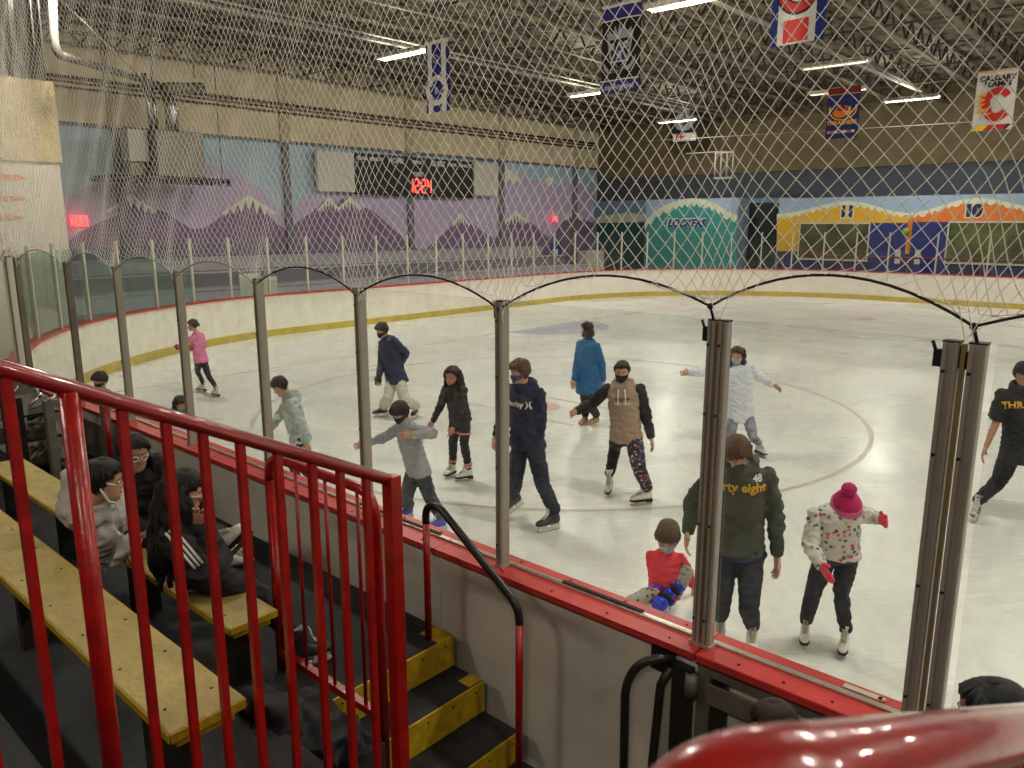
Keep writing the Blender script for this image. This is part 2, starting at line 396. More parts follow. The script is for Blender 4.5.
near_post(7.62, 'aluminium glass post right of the boy head in blue')
near_post(8.87, 'aluminium glass post left of the boy head in blue', m_=steel)
near_post(10.78, 'wide bright aluminium post at the left end of the straight glass', w=.09, m_=postwhite)
near_post(10.48, 'dark slim post right beside the wide bright post at far left', m_=steel, bolts=False)
near_post(1.526, 'left half of the wide double gate post above the gate hinge', w=.037, d=.04)
near_post(1.474, 'right half of the wide double gate post above the gate hinge', w=.037, d=.04)
near_post(.63, 'gate side upright of the pair of tall posts right of the pink hat girl', w=.052, d=.05)
near_post(.55, 'outer upright of the pair of tall posts right of the pink hat girl', w=.052, d=.05)
brass = mat('brass_strip', (176, 150, 104), .4, metal=.6)
mb = MB(); mb.box(1.4945, 1.5055, V0 - .038, V0 - .02, BH + .04, 2.6); tag(mb.build('gap_strip', brass, loc=W(1.486, V0 - .03, BH + .04)), 'narrow brass coloured strip down the middle of the double gate post', 'strip')
mb = MB(); mb.box(.583, .597, V0 - .05, V0 - .02, BH + .04, 2.6); tag(mb.build('gap_strip', brass, loc=W(.58, V0 - .03, BH + .04)), 'thin pale strip added for the bright ice gap between the tall posts at right', 'strip')  # added strip, stands in for bright ice seen through the gap
def pane(ua, ub, label):
    mb = MB(); mb.box(ua, ub, V0 + .008, V0 + .02, BH + .052, 2.6); o = mb.build('glass_shield', GL_NEAR, loc=W((ua + ub) / 2, V0 + .014, BH + .052))
    return tag(o, label, 'glass shield', 'near glass panes')
pane(1.556, 2.71, 'clear rink glass pane with the sitting child in red behind it')
pane(2.76, 3.915, 'clear rink glass pane with the girl in black and the boy in grey behind it')
pane(3.965, 5.105, 'clear rink glass pane with the boy in the navy jacket seen through its right edge')
pane(5.155, 6.355, 'clear rink glass pane with the skater in pink top behind it')
pane(6.405, 7.595, 'clear rink glass pane directly over the little head with green mask')
pane(7.645, 8.845, 'clear rink glass pane over the boy in blue')
pane(8.895, 10.45, 'clear rink glass pane at the far left before the curved corner')
pane(.66, 1.452, 'clear glass pane of the rink gate with the girl in the pink hat behind it')
pane(-.72, .502, 'clear rink glass pane at the right edge in front of the skater in black hoodie')
pane(-2.0, -.76, 'clear rink glass pane right of the frame edge')
# curved left corner and the far sides: thin white posts and panes
pw = MB(); X, Y = Vector((1, 0, 0)), Vector((0, 1, 0))
proto_post = proto_pane = None; green_me = None
s = s_of_u(10.95)
def side_words(s):
    if s < L1 + L2: return ('in the curved left corner', 'left corner')
    if s < L1 + L2 + L3: return ('on the far end boards below the mountain mural', 'far end')
    if s < L1 + 2 * L2 + L3: return ('on the curved far corner before the teal lockers wall', 'far corner')
    return ('on the far side before the yellow and orange fronts', 'far side')
while s < LT - 6:
    (u, v), d, n = pth(s); (u2, v2), d2, n2 = pth(s + 1.22)
    p = W(u, v, BH + .04); q = W(u2, v2, BH + .04); a = math.atan2(q.y - p.y, q.x - p.x); L = (q - p).length
    wd, gd = side_words(s)
    top = 1.55 if s < L1 + L2 * .9 else 1.5
    if proto_post is None:
        mb = MB(); mb.obox(Vector((0, 0, .76)), X, Y, UP, .024, .03, .76); proto_post = mb.build('glass_post', postwhite); o = proto_post
        mb = MB(); mb.obox(Vector((0, 0, .7)), X, Y, UP, 1, .006, .7); proto_pane = mb.build('glass_shield', GL_FAR); g = proto_pane; clear_me = g.data
    else: o = copy_tree(proto_post); g = copy_tree(proto_pane)
    if s < L1 + L2 * .75:
        if green_me is None: green_me = g.data.copy(); green_me.materials.clear(); green_me.materials.append(GL_GREEN)
        g.data = green_me
    elif g.data is green_me: g.data = clear_me
    place(o, p, a); tag(o, 'thin pale glass post standing ' + wd, 'post', 'glass posts, ' + gd)
    place(g, (p + q) / 2, a); g.scale = (L / 2 - .04, 1, 1); tag(g, 'clear glass pane standing ' + wd, 'glass shield', 'glass panes, ' + gd)
    s += 1.22 if not (L1 + 2 * L2 + L3 < s) else 1.7
    
# ---- gate leaf between the double post and the pair of posts
o = empty('rink_gate', W(1.05, V0, .1), 'closed rink gate with red cap and white latch plate below the pink hat child', 'gate')
mb = MB(); mb.box(.60, 1.484, V0 - .05, V0 + .06, .12, BH); mb.build('panel', white_board, o)
mb = MB(); mb.box(.60, 1.484, V0 - .12, V0 + .12, BH, BH + .04); mb.build('cap_rail', redcap, o, bevel=.006)
mb = MB(); mb.box(.66, 1.33, V0 - .066, V0 - .05, .2, BH - .1); mb.build('outer_panel', outer_board, o)
mb = MB(); mb.box(.60, .66, V0 - .085, V0 - .05, .12, BH); mb.box(1.42, 1.484, V0 - .085, V0 - .05, .12, BH - .01); mb.box(.66, 1.42, V0 - .085, V0 - .05, BH - .07, BH); mb.box(.66, 1.42, V0 - .085, V0 - .05, .12, .2); mb.build('steel_frame', steel, o, bevel=.004)
mb = MB(); mb.box(1.345, 1.41, V0 - .095, V0 - .05, .2, BH - .08); mb.build('hinge_stile', blacksteel, o)
mb = MB(); mb.box(1.10, 1.43, V0 - .105, V0 - .09, BH - .19, BH - .09); mb.build('hinge_strap', steel, o, bevel=.003)
mb = MB(); mb.box(.60, 1.484, V0 + .005, V0 + .035, BH + .04, BH + .05); mb.build('glazing_channel', alu_light, o)
mb = MB(); c = W(.83, V0 + .075, BH + .042); mb.obox(c, DU, DV, UP, .075, .016, .004); mb.tube([c + DU * -.075, c + DU * -.075 + UP * .004], .016, 12); mb.build('latch_plate', postwhite, o)
mb = MB()
for u in (.7, .9, 1.1, 1.3): mb.tube([W(u, V0 - .07, BH + .0385), W(u, V0 - .07, BH + .0425)], .007, 8)
mb.build('screw_row', dark, o)
o = empty('gate_hinge', W(1.51, V0 - .1, .1), 'dark steel hinge column with barrel left of the rink gate', 'hinge')
mb = MB(); mb.tube([W(1.50, V0 - .11, .90), W(1.50, V0 - .11, 1.01)], .03, 16); mb.build('hinge_barrel', steel, o)
mb = MB(); mb.box(1.50, 1.60, V0 - .115, V0 - .076, .05, BH - .05); mb.build('hinge_plate', blacksteel, o, bevel=.004)
mb = MB(); mb.box(1.60, 1.72, V0 - .10, V0 - .076, BH - .13, BH - .02); mb.tube([W(1.62, V0 - .11, BH - .06), W(1.7, V0 - .12, BH - .06)], .014, 8); mb.build('latch_housing', dark, o)
# bent dark grab rail left of the hinge
def arc(a, b, c, n=6):
    a, b, c = Vector(a), Vector(b), Vector(c); return [a * (1 - t) ** 2 + b * 2 * t * (1 - t) + c * t * t for t in [i / n for i in range(n + 1)]]
o = empty('grab_rail', W(1.66, V0 - .2, 0), 'dark bent steel grab rail fixed to the outer board left of the gate hinge', 'rail')
v = V0 - .2
mb = MB(); mb.tube([W(1.60, V0 - .1, 1.05)] + arc(W(1.66, v + .02, 1.05), W(1.755, v - .03, 1.01), W(1.765, v - .04, .86), 8) + [W(1.76, v - .03, .02)], .021, 12); mb.build('bent_tube', blacksteel, o)
mb = MB(); mb.tube([W(1.61, V0 - .11, 1.0), W(1.645, V0 - .13, .9), W(1.665, V0 - .14, .5), W(1.675, V0 - .15, .02)], .021, 12); mb.build('support_tube', blacksteel, o)
for u0, u1, t in ((3.3, 4.1, 'below the boy in grey'), (1.85, 2.35, 'beside the child in red')):
    mb = MB(); mb.box(u0, u1, V0 + .02, V0 + .045, BH + .041, BH + .06); tag(mb.build('rubber_strip', dark, loc=W((u0 + u1) / 2, V0 + .03, BH + .04), bevel=.004), 'black rubber strip lying on the red board cap ' + t, 'strip')

# ================================================================== STAND TIERS AND STAIRS
def slab(name, boxes, m_, **k):
    mb = MB()
    for b in boxes: mb.box(*b)
    return mb.build(name, m_, **k)
tag(slab('stand_tier', [(2.55, 8.6, 1.45, 1.97, 0, .65), (3.0, 8.6, 1.97, 2.84, 0, .65)], rubber), kind='structure')
tag(slab('stand_tier', [(2.2, 8.6, .6, 1.45, 0, 1.0)], rubber), kind='structure')
tag(slab('stand_tier', [(2.2, 8.6, -.2, .6, 0, 1.35)], rubber), kind='structure')
tag(slab('stand_tier', [(2.2, 8.6, -8.8, -.2, 0, 1.70), (-3, 2.2, -8.8, -.35, 0, 1.40)], rubber), kind='structure')
o = empty('stairs', W(2.7, 2.4, 0), 'short black rubber stairs with yellow risers down beside the outer board', 'stairs')
for k, (u0, u1, z) in enumerate([(2.76, 3.0, .46), (2.49, 2.76, .27), (2.22, 2.49, .10)]):
    mb = MB(); mb.box(u0, u1, 1.97 if k else 1.99, 2.84, 0, z); mb.build('step', rubber, o)
for k, (u, z0, z1) in enumerate([(3.0, .46, .655), (2.76, .27, .465), (2.49, .10, .275)]):
    mb = MB(); mb.box(u - .012, u, 1.975, 2.835, z0 + .012, z1); r_ = mb.build('riser', step_yellow, o)
    mb = MB()
    for j in range(5): mb.tube([W(u - .012, 2.05 + j * .18, z1 - .04), W(u - .015, 2.05 + j * .18, z1 - .04)], .007, 6)
    mb.build('screw_row', dark, r_)
# yellow tape patches on the treads by the wall
mb = MB(); mb.box(3.0, 3.16, 2.72, 2.838, .6505, .656); mb.build('worn_yellow_tape', step_yellow, o)
mb = MB(); mb.box(2.77, 2.86, 2.74, 2.838, .4605, .466); mb.build('worn_yellow_tape', step_yellow, o)
# camera side steps under the foreground rail
tag(slab('stand_tier', [(-.1, 2.2, -.35, .3, 0, 1.05), (-.1, 2.2, .3, .95, 0, .7), (-.1, 2.2, .95, 1.5, 0, .35)], rubber), kind='structure')

def bench(u0, u1, v0, v1, z, label, legs):
    o = empty('bench', W((u0 + u1) / 2, (v0 + v1) / 2, z - .45), label, 'bench', 'yellow benches')
    mb = MB(); mb.box(u0, u1, v0, v1, z - .035, z); mb.build('seat_plank', bench_m, o, bevel=.008)
    mb = MB(); mb.box(u0 + .02, u1 - .02, v0 + .03, v1 - .03, z - .075, z - .036); mb.build('under_plank', bench_edge, o, bevel=.004)
    mb = MB(); mb.box(u0 - .004, u0, v0 + .004, v1 - .004, z - .036, z - .003); mb.box(u0, u1, v1, v1 + .003, z - .034, z - .004); mb.box(u0, u1, v0 - .003, v0, z - .034, z - .004); mb.build('painted_edge', bench_edge, o)
    for u in legs:
        mb = MB(); mb.box(u - .03, u + .03, v0 + .05, v1 - .05, z - .43, z - .076); mb.build('leg', blacksteel, o)
    mb = MB()
    u = u0 + .14
    while u < u1:
        for v in (v0 + .05, v1 - .05): mb.tube([W(u, v, z - .001), W(u, v, z + .0015)], .006, 6)
        u += .36
    mb.build('screw_row', dark, o)
bench(2.28, 8.4, .905, 1.17, 1.40, 'long scuffed yellow bench nearest the camera behind the red pickets', (2.6, 4.0, 5.5, 7.0))
bench(3.3, 7.2, 1.64, 1.90, 1.08, 'front yellow bench the three girls sit on', (3.5, 4.6, 5.8, 7.0))
# ---- red railing A: sloping down towards the boards at the end of the stands
UA = 2.15
zA = lambda v: 2.655 - (v - .55) * .494
o = empty('railing', W(UA, 1.2, 1.0), 'long red railing with square pickets sloping down in the left foreground', 'railing', 'red railings')
mb = MB(); v0, v1 = -.6, 1.745
mb.tube([W(UA, v0, zA(v0)), W(UA, .6, zA(.6)), W(UA, v1, zA(v1))], .0225, 16); mb.build('top_rail', redgloss, o)
vs = [-.32, -.2, -.08, .04, .16, .28, .42, .555]
pk = [.815, .93, 1.035, 1.15, 1.275, 1.40, 1.51, 1.62]
for v in vs + pk:
    mb = MB(); mb.obox(W(UA, v, zA(v) - .66), DU, DV, UP, .0118, .0118, .64); mb.build('picket', red, o)
for v, w in ((.69, .026), (1.735, .026)):
    mb = MB(); zb = 1.0 if v < 1 else .65
    if v > 1: mb.obox(W(UA, v, (zA(v) + .02 + zb) / 2), DU, DV, UP, w, w, (zA(v) + .02 - zb) / 2)
    else: mb.tube([W(UA, v, zb), W(UA, v, zA(v) - .01)], w, 16)
    mb.build('post', red, o, bevel=.003 if v > 1 else 0)
mb = MB(); mb.beam(W(UA, -.6, zA(-.6) - 1.30), W(UA, 1.74, zA(1.74) - 1.30), .035, .035); mb.build('bottom_rail', red, o)
# ---- red railing B: looped tube panel beside the stairs
VB = 1.985
o = empty('railing', W(3.0, VB, .65), 'looped red railing panel with round pickets standing at the stair edge', 'railing', 'red railings')
loop = [W(3.44, VB, .65), W(3.44, VB, 1.72)] + arc(W(3.44, VB, 1.72), W(3.44, VB, 1.85), W(3.32, VB, 1.85)) + [W(3.0, VB, 1.85)] + arc(W(2.70, VB, 1.85), W(2.575, VB, 1.85), W(2.575, VB, 1.70)) + [W(2.575, VB, .47)]
mb = MB(); mb.tube(loop, .024, 14); mb.build('looped_tube', red, o)
mb = MB(); mb.beam(W(3.43, VB, .755), W(2.58, VB, .755), .038, .038); mb.build('bottom_rail', red, o)
for k in range(6):
    u = 3.44 - .1225 * (k + 1); mb = MB(); mb.tube([W(u, VB, .76), W(u, VB, 1.84)], .009, 8); mb.build('picket', red, o)
mb = MB(); mb.beam(W(2.545, 1.5, .50), W(2.545, 1.95, .50), .03, .05); mb.tube([W(2.54, 1.95, .06), W(2.54, 1.95, .52)], .02, 10); mb.build('side_brace', red, o)
# ---- handrail C along the board
o = empty('handrail', W(2.7, 2.73, .2), 'bent handrail with red posts and black worn slope beside the stairs and outer board', 'handrail')
VC = 2.72
mb = MB(); mb.tube([W(3.08, VC, .65), W(3.08, VC, 1.38)], .02, 12); mb.build('post', red, o)
mb = MB(); mb.tube([W(2.385, VC, .10), W(2.385, VC, 1.02)], .02, 12); mb.build('post', red, o)
mb = MB(); mb.tube([W(3.08, VC, 1.36)] + arc(W(3.08, VC, 1.40), W(3.075, VC, 1.50), W(2.95, VC, 1.47), 8) + [W(2.7, VC, 1.3)] + arc(W(2.45, VC, 1.135), W(2.385, VC, 1.09), W(2.385, VC, 1.0), 6), .0215, 14); mb.build('grip', blacksteel, o)
# ---- blurred foreground rail
def rp(x, y, d): q = ray(x, y); return Vector((0, 0, CAMH)) + q * (d / q.length)
Q0, Q1 = rp(812, 775, .415), rp(1012, 734, .80); UPV = (Q1 - Q0).normalized()
e = rp(672, 830, .40)
o = empty('railing', Vector((e.x, e.y, 1.4)), 'thick glossy red tube rail crossing the bottom right corner close up', 'railing', 'red railings')
mb = MB(); mb.tube([Vector((e.x, e.y, 1.4)), Vector((e.x, e.y, e.z - .1))] + arc(e, rp(700, 776, .395), Q0, 10) + [Q1, Q1 + UPV * 1.3], .0225, 24); mb.build('top_rail', redgloss, o)
for k in range(9):
    q = Q1 + UPV * (.0 + k * .11); mb = MB(); mb.obox(q - UP * .5, DU, DV, UP, .009, .009, .48); mb.build('picket', red, o)
# ================================================================== BUILDING SHELL
UW = 27.5; VF = 38.2
sky_p = mat('mural_sky_blue', (186, 214, 228), .7, var=.06, vscale=.8, bump=.15, bscale=30)
lav_p = mat('mural_lavender', (206, 190, 222), .7, var=.05, vscale=.8)
pur_p = mat('mural_dark_purple', (140, 116, 150), .7, var=.07, vscale=1.2)
snow_p = mat('mural_snow', (248, 244, 222), .7)
def wall(name, boxes, mt):
    mb = MB()
    for b in boxes: mb.box(*b)
    return tag(mb.build(name, mt), kind='structure')
endw = wall('wall_end', [(UW, UW + .3, 6.8, VF + .3, 0, 6.05)], sky_p)
wall('wall_end_upper', [(UW - .1, UW + .3, 6.8, VF + .3, 6.05, 9.6)], cream)
wall('wall_far', [(-14, UW, VF, VF + .3, 0, 5.5)], mat('slate_wall', (78, 84, 92), .8, var=.1, vscale=1))
wall('wall_far_upper', [(-14, UW, VF - .1, VF + .3, 5.5, 9.6)], mat('brown_insulation', (122, 108, 78), .9, var=.15, vscale=1.5, bump=.8, bscale=9))
wall('wall_left', [(20.0, 20.3, -9, 6.8, 0, 4.35), (20.3, UW, 6.6, 6.8, 0, 9.6)], mat('white_painted_wall', (206, 198, 178), .7, var=.04, vscale=1.5, bump=.2, bscale=20))
wall('wall_left_upper', [(19.94, 20.3, -9, 6.85, 4.35, 6.1)], cream2)
wall('wall_left_top', [(20.2, 20.5, -9, 6.8, 6.1, 9.6)], mat('dark_louvre_wall', (70, 62, 50), .8, var=.2))
wall('wall_back', [(-14, 20, -9.3, -9, 0, 9.6)], mat('grey_back_wall', (120, 112, 100), .8))
wall('wall_right', [(-14.3, -14, -9, 38.3, 0, 9.6)], mat('grey_right_wall', (120, 116, 106), .8))
# painted dark frame + orange strokes on the left wall
orange = mat('orange_wall_stroke', (206, 112, 66), .7, var=.15)
for pts in ([(-14, 173), (18, 175), (27, 178), (16, 180), (-14, 180)], [(-14, 194), (16, 196), (26, 199), (14, 201), (-14, 200)], [(-14, 213), (14, 215), (26, 217), (12, 220), (-14, 220)], [(-14, 233), (6, 233), (8, 236), (-2, 246), (-14, 258)]):
    q = [on_u(x, y, 19.99) for x, y in pts]; mb = MB(); mb.prism([W(19.99, v, z) for v, z in q], DU * -.008)
    tag(mb.build('painted_stroke', orange, loc=W(19.98, q[0][0], q[0][1])), 'orange painted brush stroke on the white wall at the left edge', 'wall painting', 'orange strokes on the left wall')
# ---- mural on the end wall
def layer(name, pts, off, mt, th=.012, parent=None):
    u = UW - off; mb = MB(); mb.prism([W(u, *on_u(x, y, u)) for x, y in pts], DU * -th); return tag(mb.build(name, mt), kind='structure') if parent is None else mb.build(name, mt, parent)
layer('mural_lavender_hills', [(30, 205), (70, 196), (95, 182), (120, 166), (160, 160), (195, 160), (220, 167), (245, 178), (265, 192), (280, 212), (290, 214), (300, 197), (354, 190), (500, 193), (505, 168), (512, 170), (530, 182), (545, 178), (560, 186), (573, 182), (596, 192), (596, 300), (30, 330)], .0, lav_p)
layer('mural_mountains', [(40, 262), (70, 240), (80, 232), (100, 222), (118, 215), (128, 200), (131, 196), (137, 202), (150, 208), (165, 212), (180, 222), (192, 229), (205, 228), (215, 221), (235, 207), (249, 197), (262, 208), (275, 222), (287, 232), (300, 220), (312, 212), (325, 200), (329, 197), (335, 203), (344, 198), (349, 197), (358, 206), (372, 210), (385, 222), (400, 235), (412, 247), (425, 250), (440, 237), (452, 225), (461, 213), (470, 222), (483, 232), (494, 238), (505, 225), (515, 213), (527, 220), (540, 230), (548, 238), (562, 222), (574, 210), (585, 220), (596, 224), (596, 300), (40, 330)], .014, pur_p)
def cap(px, py, w, h, seed=0):
    rnd = random.Random(seed); top = [(px, py - 1)]; n = 7; pts = [(px, py - 1)]
    right = [(px + w * .45, py + h * .45), (px + w, py + h)]
    pts += right
    for i in range(1, 2 * n):
        t = 1 - i / n; x = px + w * t * .95
        yy = py + abs(t) * h * .95 + (4 + h * .85 * (1 - abs(t)) * rnd.uniform(.6, 1.1) if i % 2 else 1.2)
        pts.append((x, yy))
    pts += [(px - w, py + h), (px - w * .45, py + h * .45)]
    layer('mural_snow_cap', pts, .028, snow_p, .008)
for i, (x, y, w, h) in enumerate([(131, 195, 26, 16), (249, 196, 28, 17), (329, 197, 11, 12), (350, 197, 12, 11), (461, 213, 9, 11), (516, 212, 12, 9), (574, 210, 10, 8)]): cap(x, y, w, h, i)
layer('mural_snow_ridge', [(505, 167), (514, 172), (522, 184), (517, 180), (514, 184), (510, 178), (505, 183)], .014, snow_p, .008)
layer('mural_snow_ridge', [(546, 178), (552, 177), (558, 185), (553, 182), (549, 187), (545, 182), (541, 186)], .014, snow_p, .008)
# columns
colm = mat('dusty_steel_column', (124, 122, 130), .7, var=.15, vscale=2)
col_up = mat('beige_column', (206, 192, 156), .8, var=.12)
for v, t in ((11.1, 'behind the heating unit'), (17.4, 'between the second and third painted mountains'), (23.7, 'behind the middle of the scoreboard'), (29.8, 'at the right end of the scoreboard'), (35.9, 'near the teal wall')):
    o = empty('wall_column', W(UW - .2, v, 0), 'steel wall column on the mural wall ' + t, 'column', 'mural wall columns')
    mb = MB(); mb.box(UW - .2, UW - .03, v - .13, v + .13, 0, 6.05); mb.build('shaft', colm, o)
    mb = MB(); mb.box(UW - .22, UW - .11, v - .2, v + .2, 6.05, 8.6); mb.build('upper_shaft', col_up, o)
# conduits and ledge on the cream wall
mb = MB(); mb.box(UW - .13, UW - .1, 6.9, VF - .2, 6.0, 6.12); tag(mb.build('trim_1', colm), kind='structure')
for z, r_, t in ((7.12, .035, 'lowest'), (7.28, .03, 'middle'), (7.42, .05, 'topmost')):
    mb = MB(); mb.tube([W(UW - .33, 8.5, z), W(UW - .33, 37.5, z)], r_, 8); tag(mb.build('wall_pipe', mat('brown_pipe', (92, 82, 62), .7), loc=W(UW - .33, 22, z)), t + ' of the three long pipes across the cream upper end wall', 'pipe', 'pipes on the cream end wall')
# bleachers at the far end
gb = mat('grey_bleacher_paint', (178, 172, 180), .7, var=.08, vscale=3); gd = mat('dark_bleacher_face', (112, 108, 118), .8, var=.1)
o = empty('bleacher_steps', W(24, 22, 0), 'grey stepped bleachers below the mountain mural at the far end', 'bleachers')
for k, (u0, u1, z) in enumerate([(21.2, 22.7, .55), (22.7, 24.2, .98), (24.2, 25.7, 1.4), (25.7, 27.2, 1.8)]):
    mb = MB(); mb.box(u0, u1, 7.5, 31.0, 0, z); mb.build('step', gb if k % 2 else gd, o)
    mb = MB(); mb.box(u0 - .03, u0 + .25, 7.5, 31.0, z + .001, z + .05); mb.build('seat_board', gb, o)
# exit signs
ex = mat('exit_sign_red', (250, 70, 80), .5, emit=(255, 60, 70), estr=2.2)
for (x, y, w, t) in ((79, 221, 5.5, 'at the left end of the mural'), (555, 219, 3.0, 'near the right end of the mural')):
    v, z = on_u(x, y, UW - .25); k = 1.0 if w > 4 else .75
    o = empty('exit_sign', W(UW - .25, v, z), 'lit red exit sign ' + t, 'exit sign')
    mb = MB(); mb.box(UW - .30, UW - .22, v - .26 * k, v + .26 * k, z - .17 * k, z + .17 * k); mb.build('sign_box', ex, o, bevel=.01)
    mb = MB(); add_text(mb, 'EXIT', W(UW - .31, v, z), DV, UP, .26 * k, bold=.006); mb.build('lettering', white_txt, o)
    mb = MB(); mb.box(UW - .24, UW - .02, v - .02, v + .02, z - .02, z + .02); mb.build('mount', colm, o)
# ---- scoreboard
us = UW - .45
def bp(x, y, u=us): return on_u(x, y, u)
o = empty('scoreboard', W(us, 24, 4.3), 'long black scoreboard with red 12:24 clock digits on the mural wall', 'scoreboard')
(va, z1), (vb, z2) = bp(354, 151), bp(473, 163); zt = (z1 + z2) / 2; zb = bp(412, 196)[1]
mb = MB(); mb.box(us, us + .2, va, vb, zb, zt); mb.build('case', mat('scoreboard_black', (30, 24, 28), .5), o, bevel=.02)
mb = MB()
for w_, x in (('PLAYER', 362), ('PENALTY', 376), ('HOME', 396), ('PERIOD', 417), ('GUEST', 438), ('PLAYER', 452), ('PENALTY', 465)):
    v, z = bp(x, 157); big = w_ in ('HOME', 'GUEST'); add_text(mb, w_, W(us - .006, v, zt - .22), DV, UP, .30 if big else .17, bold=.012)
v, z = bp(418, 175); add_text(mb, 'TIME', W(us - .006, v, z + .02), DV, UP, .24, bold=.012); mb.build('header_lettering', white_txt, o)
led = mat('red_led', (255, 70, 60), .5, emit=(255, 60, 50), estr=4)
SEG = {'1': 'bc', '2': 'abged', '4': 'fgbc'}
mb = MB(); v0_, _ = bp(408, 185); v1_, _ = bp(432, 187); zc = bp(420, 186)[1]; pitch_ = (v1_ - v0_) / 4.2; hw, hh = pitch_ * .30, .28
cs = [v0_ + pitch_ * .5, v0_ + pitch_ * 1.5, v0_ + pitch_ * 2.7, v0_ + pitch_ * 3.7]
for ch, vc in zip('1224', cs):
    for sg in SEG[ch]:
        x0, y0, x1, y1 = {'a': (-1, 1, 1, 1), 'b': (1, 1, 1, 0), 'c': (1, 0, 1, -1), 'd': (-1, -1, 1, -1), 'e': (-1, -1, -1, 0), 'f': (-1, 0, -1, 1), 'g': (-1, 0, 1, 0)}[sg]
        mb.beam(W(us - .012, vc + x0 * hw, zc + y0 * hh), W(us - .012, vc + x1 * hw, zc + y1 * hh), .05, .02, up=DU)
for dz in (-.14, .14): mb.obox(W(us - .012, v0_ + pitch_ * 2.1, zc + dz), DU, DV, UP, .01, .05, .05)
mb.build('clock_digits', led, o)
wp = mat('blank_white_panel', (226, 221, 206), .6, var=.05)
for (xa, ya, xb, yb, t) in ((316.5, 150, 353.5, 191, 'left'), (474, 162, 498, 195.5, 'right')):
    (va, z1), (vb, _) = bp(xa, ya), bp(xb, ya); zb = bp(xa, yb)[1]
    o = empty('blank_panel', W(us, (va + vb) / 2, zb), 'plain white square panel at the ' + t + ' end of the scoreboard', 'panel')
    mb = MB(); mb.box(us - .02, us + .18, va, vb, zb, z1); mb.build('face', wp, o, bevel=.02)
    mb = MB(); mb.box(us + .18, us + .4, va + .2, vb - .2, zb + .2, z1 - .2); mb.build('backing_frame', dark, o)
# ---- heating unit on a platform, foil ducts and the big white pipe
ux = 26.0
o = empty('heating_unit', W(ux, 12, 4.4), 'grey box heating unit on a dark hanging platform at the left of the mural', 'heating unit')
ub = mat('grey_unit_sheet', (142, 134, 122), .5, metal=.2, var=.06)
mb = MB(); mb.box(ux - .9, ux + .6, 11.38, 12.95, 4.45, 5.85); mb.build('housing', ub, o, bevel=.02)
mb = MB(); mb.box(ux - .5, ux + .1, 10.7, 11.3, 4.9, 5.85); mb.build('side_box', postwhite, o)
mb = MB(); mb.box(ux - .3, ux + .1, 10.8, 11.25, 4.46, 4.85); mb.build('control_box', mat('olive_box', (150, 148, 106), .6), o)
mb = MB(); mb.box(ux - 1.0, ux + .8, 9.9, 13.7, 4.3, 4.44)
for k in range(12): mb.box(ux - 1.02, ux - .98, 9.95 + k * .33, 10.1 + k * .33, 4.2, 4.44)
mb.build('platform', blacksteel, o)
for v in (10.1, 13.5):
    mb = MB(); mb.tube([W(ux - .9, v, 4.4), W(ux - .9, v, 8.3)], .015, 6); mb.build('hanger_rod', steel, o)
mb = MB(); mb.tube([W(ux - .2, 12.25, 5.85), W(ux - .2, 12.3, 6.6), W(ux - .2, 12.15, 7.2)], [.2, .22, .2], 14); mb.build('foil_duct', foil, o)
mb = MB(); mb.tube([W(ux - .2, 11.6, 5.85), W(ux - .2, 11.5, 7.6)], .07, 10); mb.tube([W(ux + .1, 11.9, 5.85), W(ux + .1, 11.85, 7.4)], .06, 10); mb.build('supply_pipe', foil, o)
def on_z(x, y, z): return at(x, y, z)
pA = at(52, -14, Y=17); pB = at(56, 54, Y=17); pC = at(163, 86, Y=25)
mb = MB(); mb.tube([pA, pB + UP * .35] + arc(pB + UP * .3, pB, pB + (pC - pB) * .03, 5) + [pC], .085, 14); tag(mb.build('insulated_pipe', mat('white_pipe_wrap', (112, 108, 98), .7, var=.1, vscale=5, bump=.5, bscale=12), loc=pB), 'big white wrapped pipe with an elbow at the upper left', 'pipe')
mb = MB(); mb.tube([at(50, -10, Y=14), at(150, 86, Y=24)], .018, 6); tag(mb.build('stay_cable', conduit_m, loc=at(100, 40, Y=18)), 'thin straight cable running down from the upper left corner', 'cable')
mb = MB(); mb.tube([at(165, 88, Y=24.5), at(203, 88, Y=25.5)], .16, 12); tag(mb.build('exhaust_duct', steel, loc=at(180, 88, Y=25)), 'short dark horizontal duct above the heating unit', 'duct')
mb = MB(); mb.tube([at(152, 42, Y=24), at(255, 70, Y=27)], .03, 6); mb.tube([at(152, 42, Y=24), at(152, 84, Y=24)], .05, 8); mb.tube([at(194, 53, Y=25.2), at(194, 78, Y=25.2)], .035, 6); tag(mb.build('pipe_frame', conduit_m, loc=at(152, 84, Y=24)), 'pale pipe frame above the heating unit', 'pipe')
for x0, y0, y1, Y_ in ((6, -10, 76, 15), (28, -10, 45, 15.5), (36, -10, 47, 15.5)):
    a_ = at(x0, y0, Y=Y_); b_ = at(x0 + (y1 - y0) * .09, y1, Y=Y_); mb = MB(); mb.beam(a_, b_, .16 if x0 < 10 else .05, .12 if x0 < 10 else .05); tag(mb.build('wall_beam', blacksteel if x0 < 10 else web_m, loc=b_), 'dark steel upright above the cream wall at the top left corner' if x0 < 10 else 'thin upright pipe left of the big white pipe, ' + ('left one' if x0 < 30 else 'right one'), 'beam')

